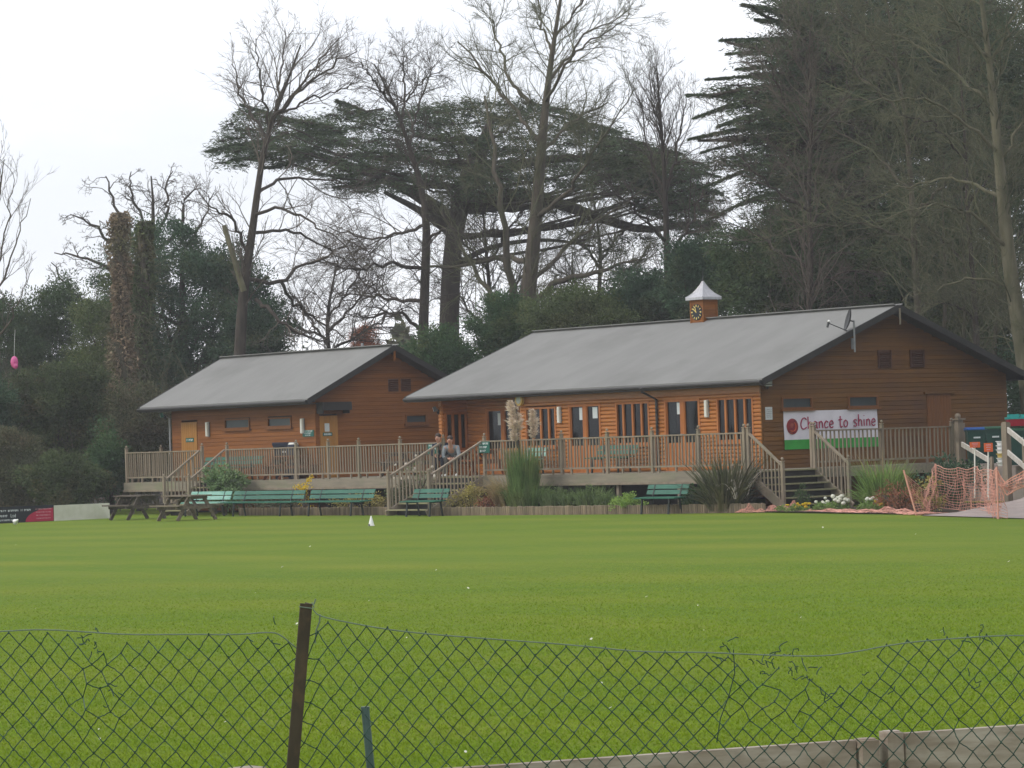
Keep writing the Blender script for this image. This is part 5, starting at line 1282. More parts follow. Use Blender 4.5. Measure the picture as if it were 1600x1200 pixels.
def cedar(name, label, D, trunk, plates, limbs, seed, per=900, mat='cedar', leaf=(.30, .05), bark='barkdark', boughs=()):
    """plates: (px, py, radius in m, depth offset)"""
    rng = np.random.default_rng(seed)
    tp, tr = resample(*trace(trunk, D), 14); foot = tp[0].copy(); foot[2] = 0; tp[0] = foot
    t = thing(name, label, 'tree', tuple(foot))
    C, Dv = [], []; pls = [tp]; rds = [tr]
    for lb in limbs:
        a, b = resample(*trace(lb, D), 14); pls.append(a); rds.append(b)
    for (px, py, r, do) in plates:
        c = at(px, py, D+do)
        n = int(per*r*r/2.2)
        a = rng.random(n)*math.tau; q = np.sqrt(rng.random(n)); lob = 1+.28*np.sin(a*3+px)+.18*np.sin(a*7+py)
        rad = r*q*lob
        p = c[None]+np.stack([rad*np.cos(a), rad*np.sin(a), -.10*rad**2/r+rng.normal(0, .13+.11*r, n)*(1-.5*q)], 1)
        dv = np.stack([np.cos(a), np.sin(a), rng.normal(-.05, .32, n)], 1)+rng.normal(0, .32, (n, 3))
        C.append(p); Dv.append(dv)
        # branch to the plate from the nearest height on the trunk
        k = int(np.clip(np.searchsorted(tp[:, 2], c[2]-.8-.15*np.linalg.norm((c-tp[-1])[:2])), 4, 13)); s0 = tp[k]
        pts = np.array([s0+(c-s0)*g+V3(0, 0, -.35*math.sin(math.pi*g)) for g in np.linspace(0, 1, 14)]); 
        if rng.random() < .13: pls.append(pts+rng.normal(0, .05, pts.shape)); rds.append(np.linspace(.085, .02, 14))
        # spray ribs inside the plate
        for m in range(3):
            aa = rng.random()*math.tau; e = c+V3(math.cos(aa), math.sin(aa), -.05)*r*.95; pts = np.array([c+(e-c)*g for g in np.linspace(0, 1, 14)]); pls.append(pts+rng.normal(0, .03, pts.shape)); rds.append(np.linspace(.03, .008, 14))
    for bg_ in boughs:
        a, b = resample(*trace([(x, y, 2.2*(1-.8*i/(len(bg_)-1)), rng.uniform(-.4, .4)) for i, (x, y) in enumerate(bg_)], D), 14); pls.append(a); rds.append(b)
        Ln = np.linalg.norm(a[-1]-a[0]); m = int(rng.uniform(900, 1700)*Ln/3); t_ = rng.random(m)**.9; x = t_*13; k = np.minimum(x.astype(int), 12); g = (x-k)[:, None]
        c = a[k]*(1-g)+a[k+1]*g; T = a[k+1]-a[k]; T /= np.linalg.norm(T, axis=1, keepdims=True)
        S_ = np.cross(T, [0, 0, 1.]); S_ /= np.linalg.norm(S_, axis=1, keepdims=True)
        wid = rng.uniform(.75, 1.35)*(.75*(1-t_)**.6+.05)*(.7+.5*np.sin(t_*23+bg_[0][1])); q = rng.uniform(-1, 1, m)
        c = c+S_*(q*wid)[:, None]+T*(np.abs(q)*wid*.55)[:, None]; c[:, 2] += -np.abs(rng.normal(0, rng.uniform(.08, .26), m))*(1-.85*t_)-.10*np.abs(q)*(1-.6*t_)+.03
        C.append(c); Dv.append(T*.9+S_*np.sign(q)[:, None]*.6+rng.normal(0, .3, (m, 3))-np.array([0, 0, .12]))
    C = np.concatenate(C); Dv = np.concatenate(Dv)
    npmesh('crown', leafquads(C, Dv, leaf[0], leaf[1], rng), QI(len(C)), M[mat], t)
    V, Q = tubes(np.array(pls), np.array(rds), 7); npmesh('trunk', V, Q, M[bark], t, smooth=True)
    return t
# --- the wide cedar behind both roofs
rng = np.random.default_rng(100)
def cedar_plates():
    jit = lambda x: 14*math.sin(x*.071)+9*math.sin(x*.173+1)
    topx = [330, 370, 410, 450, 510, 540, 580, 640, 700, 780, 850, 900, 950, 1000, 1060, 1100, 1125]
    topy = [232, 178, 166, 176, 186, 164, 176, 164, 158, 156, 154, 180, 206, 226, 240, 258, 300]
    botx = [330, 380, 430, 480, 530, 600, 660, 720, 800, 880, 940, 1000, 1050, 1100, 1125]
    boty = [240, 252, 250, 256, 282, 294, 292, 322, 300, 292, 288, 300, 340, 372, 362]
    out = []
    for px in np.arange(345, 1105, 15):
        a, b = np.interp(px, topx, topy)+.35*jit(px*1.7), np.interp(px, botx, boty)+jit(px)-4; n = max(1, int((b-a)/22))
        for k in range(n+1):
            y = a+(b-a)*(k+.15+.3*rng.random())/(n+.6); y = min(y, b); edge = min(px-330, 1125-px)
            out.append((px+rng.normal(0, 8), y+5, rng.uniform(.4, 1.05)*(.8 if edge < 60 else 1), rng.uniform(-1, 1)*np.interp(px, [330, 600, 800, 1110], [1.5, 6, 6, 2.0])))
    for px in np.arange(935, 1118, 12):
        a, b = np.interp(px, topx, topy), np.interp(px, botx, boty)
        for k in range(5): out.append((px+rng.normal(0, 5), a+10+(b-a-8)*(k+rng.random())/5, rng.uniform(.45, .8), rng.uniform(-3, 2)))
    out += [(352, 236, .8, 0), (372, 232, .9, .5), (398, 240, .7, -.5), (395, 172, .7, 0), (545, 164, .6, 1), (905, 184, .5, 0), (960, 207, .55, 1), (1008, 226, .6, 0), (1058, 240, .6, 1), (1090, 262, .7, 0), (1112, 300, .6, 0), (1100, 330, .7, -1), (1090, 352, .7, 1), (640, 290, .8, 1), (715, 320, .9, 0), (690, 335, .7, 2), (765, 300, .8, 2), (1020, 330, .8, 2), (870, 330, .7, 1), (900, 365, .8, 2), (950, 390, .9, 3), (985, 420, .9, 2), (1000, 372, .8, 2)]
    return out
cedar('spreading_cedar', 'broad flat-topped dark cedar spreading behind both roofs', 128,
      [(700, 690, 19), (700, 560, 17), (703, 430, 15.5), (712, 340, 14), (735, 270, 18), (760, 215, 10), (770, 180, 5)], cedar_plates(),
      [[(712, 350, 14), (650, 300, 9), (560, 262, 6), (460, 232, 4), (370, 232, 2)], [(720, 320, 15), (820, 300, 10), (885, 322, 9), (950, 345, 8), (1010, 362, 6), (1075, 350, 3)], [(715, 370, 10), (660, 330, 6), (600, 300, 3)],
       [(735, 280, 10), (850, 245, 7), (960, 250, 4), (1070, 275, 2)], [(705, 420, 6), (760, 385, 4), (850, 372, 3), (930, 385, 1.5)]], 101, per=1350, leaf=(.20, .032),
      boughs=[[(540, 205), (470, 205), (395, 222), (322, 236)], [(520, 200), (450, 185), (410, 172), (376, 163)], [(480, 232), (420, 240), (360, 250)], [(500, 225), (440, 258), (405, 262)], [(580, 178), (550, 164), (525, 156)], [(600, 170), (560, 176), (530, 170)], [(820, 160), (870, 168), (910, 184)], [(860, 180), (920, 192), (968, 206)], [(880, 195), (950, 212), (1010, 224)], [(930, 215), (1000, 228), (1062, 238)], [(980, 230), (1050, 246), (1098, 256)], [(1000, 245), (1070, 262), (1126, 276)], [(1010, 265), (1080, 285), (1130, 304)], [(1020, 290), (1080, 315), (1120, 336)], [(990, 315), (1050, 345), (1100, 372)], [(640, 270), (580, 285), (520, 292)], [(600, 265), (540, 275), (490, 270)]])
mass('yew_tree', 'dark evergreen crown high above the brown gable', 114, 1345, 150, 110, 150, 2.6, 300, 130, .6, (.18, .07), 'yew', 176, shell=.2)
mass('yew_tree', 'dark evergreen crown reaching the top edge right of the gable peak', 116, 1470, 90, 110, 140, 2.6, 260, 130, .6, (.18, .07), 'cedar', 177, shell=.2)
mass('yew_tree', 'dark evergreen filling in behind the layered cedar boughs', 113, 1272, 200, 82, 215, 2.4, 300, 120, .62, (.18, .06), 'cedar', 179, shell=.2)
# --- bare trees between the roofs
bare_tree('bare_tree', 'tallest bare grey tree rising through the middle of the cedar', 118,
  [(812, 640, 24), (815, 545, 22), (826, 450, 19), (838, 340, 16), (845, 235, 13), (855, 140, 9), (866, 60, 6), (876, 0, 4.5), (884, -60, 2.5)],
  [[(805, 590, 15), (800, 480, 12, -1), (788, 360, 9, -2), (772, 250, 6, -2), (757, 150, 3, -1)], [(828, 160, 6), (800, 130, 4.5, 1), (785, 90, 3.5, 2), (770, 30, 2, 3)], [(845, 225, 6, 0), (800, 165, 5, 2), (765, 120, 4, 3), (715, 65, 2, 4)],
   [(852, 160, 5), (878, 110, 4, -2), (905, 60, 3, -3), (970, 25, 1.5, -3)], [(856, 130, 4.5), (900, 75, 3, 1), (960, 45, 2, 2), (985, 20, 1, 2)], [(862, 80, 4), (845, 40, 3, 1), (838, -30, 1.5, 2)], [(868, 55, 4), (905, 15, 3, 0), (930, -40, 1.5, 0)],
   [(835, 470, 10), (880, 438, 8, -1), (935, 425, 6, -2), (1000, 405, 2, -3)], [(832, 410, 9), (770, 400, 6, 2), (700, 420, 4, 3), (620, 415, 2, 4)], [(838, 340, 8), (890, 300, 5, -2), (930, 230, 3, -3), (990, 140, 1.3, -3)], [(845, 240, 5), (900, 180, 4, 2), (950, 160, 2, 3)],
   [(800, 500, 9), (750, 440, 6, 1), (720, 380, 4, 2), (690, 330, 2, 2)], [(830, 440, 7), (900, 370, 5, 2), (960, 330, 3, 3), (1010, 290, 1.4, 4)]],
  102, [((60, 16, 2.6), .7, .42, .5), (7, .6, .5, .55), (6, .6, .5, .6)], bark='bark', twig='twigolive', t0=.25, upl=.05)
lean_ = bare_tree('bare_tree', 'tall leaning bare tree at the left behind the hut roof ridge', 112,
  [(368, 690, 15), (374, 560, 14), (380, 450, 12), (392, 380, 10), (402, 300, 8.5), (412, 232, 7.5), (428, 180, 6), (448, 130, 4), (470, 70, 2)],
  [[(420, 195, 5), (470, 130, 3.5, 1), (530, 60, 1.5, 2)], [(424, 185, 4.5), (490, 120, 3, -1), (558, 80, 1.3, -2)], [(416, 215, 4.5), (380, 160, 3, 1), (362, 100, 1.3, 2)], [(420, 200, 4), (405, 120, 2.6, -1), (400, 60, 1.2, -1)], [(430, 175, 4), (440, 110, 2.6, 2), (445, 45, 1.2, 3)], [(428, 180, 4), (500, 150, 2.5, 0), (560, 130, 1.2, 0)],
   [(404, 300, 5), (440, 275, 4, 2), (520, 282, 2.5, 3), (580, 300, 1.2, 4)], [(398, 335, 5), (440, 325, 4, -1), (500, 350, 2.5, -2), (545, 390, 1.2, -3)], [(393, 365, 5), (450, 355, 4, 1), (500, 385, 2.5, 2), (560, 420, 1.2, 2)],
   [(388, 400, 5), (365, 340, 4, 0), (335, 330, 2.5, -1), (310, 300, 1.2, -1)], [(383, 436, 6.5), (440, 440, 5.5, 1), (455, 425, 4.5, 1.5), (500, 405, 3, 2), (560, 372, 1.5, 3)], [(440, 441, 5), (462, 480, 4, 1), (500, 500, 3, 2), (540, 530, 1.5, 2)], [(400, 468, 6), (430, 490, 5, -1), (455, 520, 4, -1), (520, 535, 2, 0)]],
  103, [((34, 11, 2.0), .6, .42, .5), (6, .55, .5, .55), (4, .6, .55, .6)], bark='barkdark', twig='twig', t0=.4, upl=.06, extra=None)
pw, rr = resample(*trace([(381, 455, 5), (372, 425, 4.6), (362, 392, 4.2), (350, 352, 3.8)], 111.6), 10)
V, Q = tubes(np.array([pw]), np.array([rr]), 9); npmesh('broken_limb', V, Q, M['barkpale'], lean_, smooth=True)
t = bare_tree('bare_tree', 'dark-trunked bare tree just left of the thick cedar trunk', 121,
  [(658, 690, 14), (660, 560, 12.5), (664, 440, 11.5), (668, 340, 10), (656, 280, 8), (638, 225, 6), (620, 170, 4.5), (600, 130, 3), (585, 100, 1.5)],
  [[(628, 190, 4), (632, 140, 3, 1), (628, 75, 1.3, 1)], [(620, 170, 4), (585, 130, 2.5, -1), (560, 95, 1.2, -2)], [(640, 225, 4), (655, 160, 3, 2), (680, 100, 1.3, 3)], [(634, 160, 3), (660, 120, 2, 0), (692, 110, 1, 0)],
   [(666, 350, 5), (600, 375, 3.5, 2), (540, 365, 2, 3), (500, 350, 1, 4)], [(664, 420, 6), (600, 410, 4, -1), (550, 425, 2.6, -2), (490, 405, 1.2, -3)], [(663, 470, 6), (610, 470, 4, 1), (560, 455, 2.5, 2), (520, 470, 1.2, 2)], [(662, 520, 6), (620, 480, 4, 0), (575, 500, 2.5, 0), (540, 490, 1.2, 0)], [(662, 380, 5), (700, 350, 3, -1), (740, 380, 1.6, -2)]],
  104, [((40, 16, 1.8), .7, .5, .5), (7, .6, .5, .55), (6, .6, .5, .6)], bark='barkdark', twig='twigdark', t0=.3, upl=.02)
bare_tree('bare_tree', 'slim bare tree with upright twigs left of the big dark evergreens', 115,
  [(1046, 640, 11), (1045, 500, 10), (1042, 400, 8.5), (1040, 310, 7), (1036, 235, 5), (1030, 160, 3), (1026, 100, 1.3)],
  [[(1040, 300, 4), (1060, 230, 3, 1), (1072, 150, 1.3, 2)], [(1040, 310, 4), (1012, 230, 2.8, 1), (1000, 160, 1.2, 2)], [(1042, 380, 5), (1000, 330, 3.5, -1), (960, 300, 2, -2), (925, 310, 1, -2)], [(1043, 410, 5), (1080, 350, 3.5, 0), (1100, 300, 2, 0), (1120, 260, 1, 0)], [(1044, 450, 5), (1000, 420, 3.5, 2), (950, 440, 2, 2), (900, 430, 1, 2)], [(1044, 470, 5), (1090, 430, 3.5, 1), (1120, 420, 2, 1)]],
  105, [((60, 12, 2.0), .45, .45, .5), (6, .5, .5, .55), (5, .55, .5, .6)], bark='barkdark', twig='twigdark', t0=.3, upl=.10)
bare_tree('bare_tree', 'many-stemmed bare tree low behind the gap between cedar trunk and hut', 135,
  [(520, 640, 7), (515, 560, 6), (510, 500, 5), (520, 440, 3), (530, 400, 1.5)],
  [[(512, 540, 4), (480, 490, 3, 1), (450, 450, 1.3, 2)], [(512, 520, 4), (560, 470, 3, 1), (600, 430, 1.3, 2)], [(514, 550, 4), (580, 510, 3, -1), (640, 480, 1.3, -1)], [(512, 530, 4), (460, 510, 3, -1), (430, 480, 1.2, -1)], [(510, 500, 3), (560, 430, 2, 0), (590, 380, 1, 0)]],
  106, [((40, 20, 2.2), .8, .5, .55), (7, .7, .5, .6), (5, .7, .5, .65)], bark='barkdark', twig='twigdark', t0=.2, upl=.02)
bare_tree('bare_tree', 'thin bare tree behind the double trunk of the tallest bare tree', 134,
  [(765, 640, 8), (762, 560, 7), (768, 480, 6), (760, 400, 4.5), (755, 330, 3), (750, 270, 1.5)],
  [[(764, 520, 4), (720, 470, 3, 1), (690, 420, 1.3, 2)], [(766, 490, 4), (810, 440, 3, 1), (850, 390, 1.3, 2)], [(762, 420, 4), (720, 370, 3, -1), (690, 340, 1.3, -1)], [(762, 410, 4), (800, 350, 3, -1), (830, 310, 1.2, -1)], [(765, 500, 4), (840, 480, 2.6, 0), (900, 450, 1.2, 0)]],
  109, [((60, 22, 2.3), .8, .55, .55), (7, .7, .5, .6), (6, .7, .5, .65)], bark='barkdark', twig='twigdark', t0=.2, upl=.02)
bare_tree('bare_tree', 'thin bare tree behind the olive evergreen at the middle of the long roof', 132,
  [(945, 640, 8), (942, 540, 7), (935, 460, 6), (940, 390, 4.5), (930, 330, 3), (925, 290, 1.5)],
  [[(940, 500, 4), (900, 450, 3, 1), (860, 410, 1.3, 2)], [(938, 470, 4), (985, 420, 3, 1), (1030, 380, 1.3, 2)], [(938, 420, 4), (900, 370, 3, -1), (870, 340, 1.3, -1)], [(936, 410, 4), (975, 360, 3, -1), (1000, 330, 1.2, -1)], [(942, 510, 4), (1000, 480, 2.6, 0), (1040, 440, 1.2, 0)]],
  110, [((60, 22, 2.3), .8, .55, .55), (7, .7, .5, .6), (6, .7, .5, .65)], bark='barkdark', twig='twigolive', t0=.2, upl=.02)
bare_tree('bare_tree', 'bare tree with twisted limbs fanning out behind the ivy stumps', 140,
  [(238, 690, 12), (236, 560, 11), (236, 450, 10), (238, 380, 7), (240, 320, 4), (236, 275, 2)],
  [[(236, 470, 6), (175, 420, 5, 1), (130, 400, 3.5, 1), (85, 395, 1.5, 2)], [(236, 440, 6), (180, 395, 5, 0), (150, 350, 3.5, -1), (110, 335, 1.5, -1)], [(236, 420, 6), (205, 370, 5, 1), (175, 310, 3.5, 2), (165, 275, 1.5, 2)], [(238, 390, 5), (225, 340, 4, 0), (200, 300, 3, 0), (205, 268, 1.3, 0)], [(238, 380, 5), (262, 330, 4, 0), (258, 290, 3, 1), (270, 268, 1.3, 1)], [(240, 400, 6), (290, 350, 5, -1), (285, 310, 3.5, -1), (310, 295, 1.5, -1)], [(236, 500, 6), (165, 500, 5, -1), (115, 460, 3.5, -1), (80, 410, 1.5, -1)], [(240, 410, 6), (300, 380, 4, 1), (320, 330, 2.5, 1), (335, 300, 1.2, 1)]],
  107, [((22, 12, 1.5), .9, .32, .6), (5, .9, .5, .7), (4, .8, .5, .7)], bark='barkdark', twig='twigdark', t0=.5, upl=.03, wig=.45, mintw=.010)
bare_tree('bare_tree', 'slender bare twigs of a tree cut by the left edge of the photo', 115,
  [(-30, 700, 9), (-26, 560, 8), (-20, 450, 6), (-12, 370, 4), (0, 300, 2.5), (6, 250, 1)],
  [[(-24, 500, 4), (10, 430, 2.6, 0), (30, 360, 1.6, 0), (48, 310, .8, 0)], [(-20, 460, 4), (5, 390, 2.4, 1), (15, 330, 1.5, 1), (20, 270, .8, 1)], [(-26, 560, 4), (10, 510, 2.6, -1), (35, 460, 1.5, -1), (52, 420, .8, -1)]],
  108, [((16, 6, 1.5), .4, .4, .4), (4, .45, .5, .5), (4, .5, .5, .6)], t0=.3, upl=.1, twig='twig')
# --- ivy-clad topped trunks on the left
def ivy_stump(pts, D, label, seed, mat='deadivy'):
    rng = np.random.default_rng(seed); pw, rr = resample(*trace(pts, D), 16); foot = pw[0]*V3(1, 1, 0); pw[0] = foot
    t = thing('ivy_stump', label, 'tree', tuple(foot), group='topped trunks clad in dead ivy')
    V, Q = tubes(np.array([pw]), np.array([rr*.75]), 10); n0 = len(V); Q = np.concatenate([Q, np.array([[n0-10, n0-9, n0-8, n0-7], [n0-10, n0-7, n0-6, n0-5], [n0-10, n0-5, n0-4, n0-3], [n0-10, n0-3, n0-2, n0-1]])])
    npmesh('trunk', V, Q, M['bark'], t)
    n = 9000; f = rng.random(n); x = f*15; k = np.minimum(x.astype(int), 14); g = (x-k)[:, None]; c = pw[k]*(1-g)+pw[k+1]*g; r = rr[k]
    a = rng.random(n)*math.tau; out = np.stack([np.cos(a), np.sin(a), rng.normal(0, .5, n)], 1); bulge = 1+.26*np.sin(f*13+a*2+seed)+.2*np.sin(f*31+a*3)+.12*np.sin(f*67)
    c = c+out*np.array([1, 1, .2])*(r*bulge*(.55+.65*rng.random(n)))[:, None]
    npmesh('ivy', leafquads(c, out+rng.normal(0, .8, out.shape)+np.array([0, 0, -.4]), .17, .07, rng), QI(n), M[mat], t)
    # hanging ivy stems
    m = 420; f = rng.random(m)*.95; k = (f*15).astype(int); a = rng.random(m)*math.tau; s = pw[k]+np.stack([np.cos(a), np.sin(a), 0*a], 1)*rr[k][:, None]
    pl, rd = grow(s, np.stack([np.cos(a)*.6, np.sin(a)*.6, -.6+rng.random(m)], 1), .5+rng.random(m)*.8, np.full(m, .012), rng, 4, .4, -.1); V, Q = tubes(pl, rd, 3); tag(npmesh('ivy_stem', V, Q, M['twigolive'], t), kind='stuff')
ivy_stump([(192, 720, 17), (190, 600, 16), (190, 480, 15), (187, 400, 13), (186, 333, 13)], 117, 'taller brown topped trunk shaggy with dead ivy', 120)
ivy_stump([(222, 720, 18), (220, 600, 17), (222, 480, 15), (224, 400, 13), (226, 346, 12)], 119.5, 'shorter topped trunk with greener ivy right behind the taller one', 121, 'ivy')
# --- evergreens, left
mass('holly_tree', 'big rounded dark holly behind the hut and the ivy stumps', 127, 290, 500, 150, 165, 3.4, 330, 150, .62, (.17, .09), 'holly', 130)
mass('holly_tree', 'smaller evergreen on the right flank of the big holly', 124, 395, 560, 52, 90, 1.6, 110, 130, .5, (.16, .09), 'holly', 131)
mass('yew_tree', 'olive green evergreen on the left flank of the big holly', 123, 165, 560, 48, 110, 1.8, 120, 130, .5, (.16, .08), 'olive', 132)
mass('yew_tree', 'dark evergreen with an uneven top near the left edge', 130, 78, 570, 72, 130, 2.6, 200, 140, .55, (.17, .08), 'yew', 133)
mass('yew_tree', 'dark evergreen cut by the left edge of the photo', 127, -10, 590, 75, 125, 2.6, 200, 140, .55, (.17, .08), 'yew', 134)
mass('laurel_bush', 'dark laurel bush left of the deck end', 108, 172, 730, 26, 52, 1.0, 70, 110, .36, (.14, .08), 'laurel', 135, cat='bush', shell=.3)
mass('laurel_bush', 'bluish green laurel bush above the white board', 106, 100, 752, 62, 42, 1.0, 110, 120, .36, (.14, .08), 'ivy', 136, cat='bush', shell=.3)
mass('bramble_thicket', 'brown green bramble thicket behind the advertising board', 107, 20, 735, 75, 65, 1.2, 140, 110, .42, (.13, .06), 'bramble', 137, cat='thicket', shell=.3)
mass('laurel_bush', 'mid green leafy bush in the shade under the left evergreens', 112, 90, 640, 95, 70, 1.6, 170, 120, .45, (.15, .08), 'ivy', 138, cat='bush', shell=.3)
mass('bramble_thicket', 'tangled thicket at the foot of the ivy stumps', 111, 215, 680, 60, 80, 1.2, 120, 110, .42, (.14, .06), 'bramble', 139, cat='thicket', shell=.3)
mass('laurel_bush', 'dark green bush at the left edge below the pink balloon', 110, -30, 660, 60, 85, 1.4, 120, 120, .42, (.15, .08), 'holly', 140, cat='bush', shell=.3)
def thicket(name, label, D, px0, px1, n, hlo, hhi, seed, twig='twigolive', dd=2.0):
    rng = np.random.default_rng(seed); a, b = gat(px0, D), gat(px1, D); t = thing(name, label, 'thicket', tuple((a+b)/2), group='bare twig thickets')
    S = a[None]+(b-a)[None]*rng.random(n)[:, None]+_f[None]*rng.uniform(-dd, dd, n)[:, None]; S[:, 2] = 0
    d = rng.normal(0, .18, (n, 3)); d[:, 2] = 1
    pl, rd = grow(S, d, hlo+(hhi-hlo)*rng.random(n), np.full(n, .03), rng, 6, .14, .05); V, Q = tubes(pl, rd, 4); Vs, Fs, bb = [V], [Q], len(V)
    for k, (m, ang, lr) in enumerate(((7, .6, .35), (5, .7, .5))):
        s, dv, ln, r = spawn(pl, rd, m, rng, .2, 1, ang, lr, .55, .05); pl, rd = grow(s, dv, ln, r, rng, 4, .25, .03); V, Q = tubes(pl, rd, 3); Vs.append(V); Fs.append(Q+bb); bb += len(V)
    npmesh('stems', np.concatenate(Vs), np.concatenate(Fs), M[twig], t); return t
thicket('twig_thicket', 'brown bare saplings in front of the left evergreens', 113, -40, 130, 46, 2.0, 5.5, 150, 'twig')
thicket('twig_thicket', 'bare saplings beside and behind the left end of the hut', 114, 120, 330, 46, 2.0, 6.0, 151, 'twigolive')
# small far rust-coloured conifer
mass('rust_conifer', 'small rust brown conifer peeping over the hut roof', 150, 571, 548, 20, 36, .9, 70, 80, .35, (.16, .06), 'rustconifer', 152)
# --- evergreens behind the roofs
mass('laurel_tree', 'dark green ivy-covered thicket between the two roofs', 112, 690, 580, 62, 62, 1.8, 150, 140, .45, (.15, .08), 'laurel', 160, shell=.3)
mass('laurel_tree', 'olive green evergreen behind the left half of the long roof', 112, 905, 505, 85, 55, 1.8, 200, 140, .45, (.14, .07), 'olive', 161, shell=.3)
mass('laurel_tree', 'dark evergreen round the foot of the tallest bare tree', 114, 805, 530, 62, 70, 1.6, 150, 140, .45, (.15, .08), 'laurel', 162, shell=.3)
mass('laurel_tree', 'dark evergreen behind the roof just left of the clock turret', 113, 1005, 480, 58, 62, 1.6, 130, 130, .45, (.15, .08), 'holly', 163, shell=.3)
mass('laurel_tree', 'light-speckled evergreen right behind the clock turret', 110, 1090, 440, 55, 75, 1.5, 110, 120, .45, (.15, .08), 'holly', 164, shell=.3)
# --- big dark mass on the right
def right_plates(seed):
    g = np.random.default_rng(seed); out = []
    lx = [-40, 10, 45, 60, 80, 105, 130, 160, 200, 230, 270, 320, 380, 450]; le = [1180, 1172, 1250, 1160, 1130, 1180, 1100, 1092, 1150, 1085, 1120, 1160, 1120, 1105]
    for y in np.arange(-30, 470, 11):
        x0 = np.interp(y, lx, le)
        for px in np.arange(x0+34+26*g.random(), 1560, 30):
            out.append((px+g.normal(0, 10), y+g.normal(0, 5)+(px-1300)*.0, g.uniform(.6, 1.1), g.uniform(-1, 1)*min(5, 1+(px-x0)/45)))
    return out
cedar('dark_cedar', 'huge dark cedar with layered boughs filling the upper right', 108,
      [(1350, 690, 40), (1350, 500, 34), (1348, 350, 28), (1345, 200, 20), (1342, 60, 12), (1340, -60, 6)], right_plates(170),
      [[(1345, 180, 10), (1280, 140, 7, -1), (1190, 135, 4, -1), (1105, 150, 2, 0)], [(1345, 90, 10), (1270, 60, 6, 1), (1180, 18, 2, 0)], [(1347, 260, 10), (1250, 215, 6, 0), (1090, 220, 2, 0)], [(1346, 130, 9), (1250, 90, 6, 0), (1135, 66, 2, 0)]], 171, per=900, leaf=(.19, .032),
      boughs=[[(1340, 34), (1235, 20), (1160, 6)], [(1300, 40), (1225, 32), (1180, 30)], [(1330, 66), (1225, 58), (1126, 62)], [(1300, 84), (1200, 78), (1135, 84)], [(1310, 128), (1195, 116), (1104, 124)], [(1310, 150), (1175, 146), (1072, 148)], [(1250, 150), (1150, 158), (1084, 184)], [(1320, 190), (1200, 188), (1076, 217)], [(1300, 205), (1190, 212), (1096, 238)], [(1320, 240), (1210, 246), (1100, 292)], [(1300, 290), (1190, 300), (1100, 346)], [(1300, 96), (1210, 100), (1150, 108)], [(1290, 170), (1190, 172), (1120, 198)]])
mass('yew_tree', 'dark evergreen filling the lower right behind the long roof', 106, 1230, 430, 120, 95, 2.4, 260, 140, .55, (.17, .07), 'yew', 172, shell=.25)
mass('yew_tree', 'dark evergreen above the peak of the brown gable', 105, 1420, 430, 120, 130, 2.4, 300, 140, .55, (.17, .07), 'yew', 173, shell=.25)
mass('holly_tree', 'dark evergreen behind the right slope of the brown gable', 103, 1530, 520, 75, 110, 1.6, 170, 130, .5, (.16, .08), 'ivy', 174, shell=.25)
mass('holly_tree', 'dark evergreen low behind the right end of the gable', 98, 1625, 610, 60, 90, 1.4, 110, 120, .45, (.16, .08), 'holly', 178, shell=.2)
mass('yew_tree', 'dark evergreen at the upper right edge of the photo', 112, 1560, 200, 110, 240, 3.0, 330, 130, .7, (.19, .07), 'yew', 175, shell=.2)
spec = [((70, 15, 2.4), .7, .45, .5), (6, .65, .55, .55), (6, .65, .55, .6)]
bare_tree('pale_trunk_tree', 'pale thick-trunked bare tree leaning at the right edge', 92,
  [(1612, 640, 17), (1600, 560, 15), (1586, 470, 14), (1575, 400, 13.5), (1568, 320, 12), (1560, 240, 10), (1553, 170, 8.5), (1545, 90, 6.5), (1535, 10, 5), (1525, -60, 3)],
  [[(1575, 390, 6), (1520, 330, 4, -1), (1450, 320, 2.5, -2), (1380, 345, 1.2, -2)], [(1566, 310, 6), (1500, 270, 4, 1), (1420, 290, 2.5, 1), (1340, 320, 1.2, 1)], [(1560, 240, 6), (1500, 180, 4, -1), (1430, 150, 2.5, -2), (1350, 160, 1.2, -3)], [(1553, 170, 6), (1490, 110, 4, 1), (1420, 60, 2.5, 2), (1350, 40, 1.2, 2)], [(1560, 260, 5), (1600, 180, 3, 0), (1640, 100, 1.5, 0)], [(1582, 450, 5), (1530, 430, 3.5, 0), (1470, 450, 2, 0), (1410, 470, 1, 0)], [(1548, 100, 5), (1580, 40, 3, 0), (1600, -30, 1.5, 0)], [(1545, 90, 5), (1490, 40, 3.5, -1), (1440, -20, 2, -1)]],
  180, spec, bark='barkpale', ts=.95, twig='twigolive', t0=.25, upl=.02)
bare_tree('bare_tree', 'bare tree spreading brown twigs over the dark cedar, upper right', 99,
  [(1440, 690, 9), (1438, 540, 8.5), (1430, 420, 8), (1425, 300, 7), (1415, 190, 5.5), (1400, 90, 4), (1385, 0, 2.5), (1375, -50, 1.5)],
  [[(1425, 300, 5), (1370, 240, 3.5, 1), (1300, 200, 2, 2), (1230, 190, 1, 2)], [(1430, 380, 5), (1360, 350, 3.5, -1), (1280, 350, 2, -2), (1200, 370, 1, -2)], [(1418, 210, 5), (1470, 150, 3, 0), (1500, 80, 1.5, 0)], [(1415, 190, 4), (1350, 120, 3, 1), (1290, 70, 1.6, 2), (1240, 10, .8, 2)], [(1405, 110, 4), (1340, 50, 2.6, -1), (1290, -10, 1.3, -1)], [(1428, 340, 5), (1480, 280, 3, -1), (1520, 220, 1.5, -1)]],
  181, spec, bark='bark', twig='twigolive', t0=.25, upl=.03)
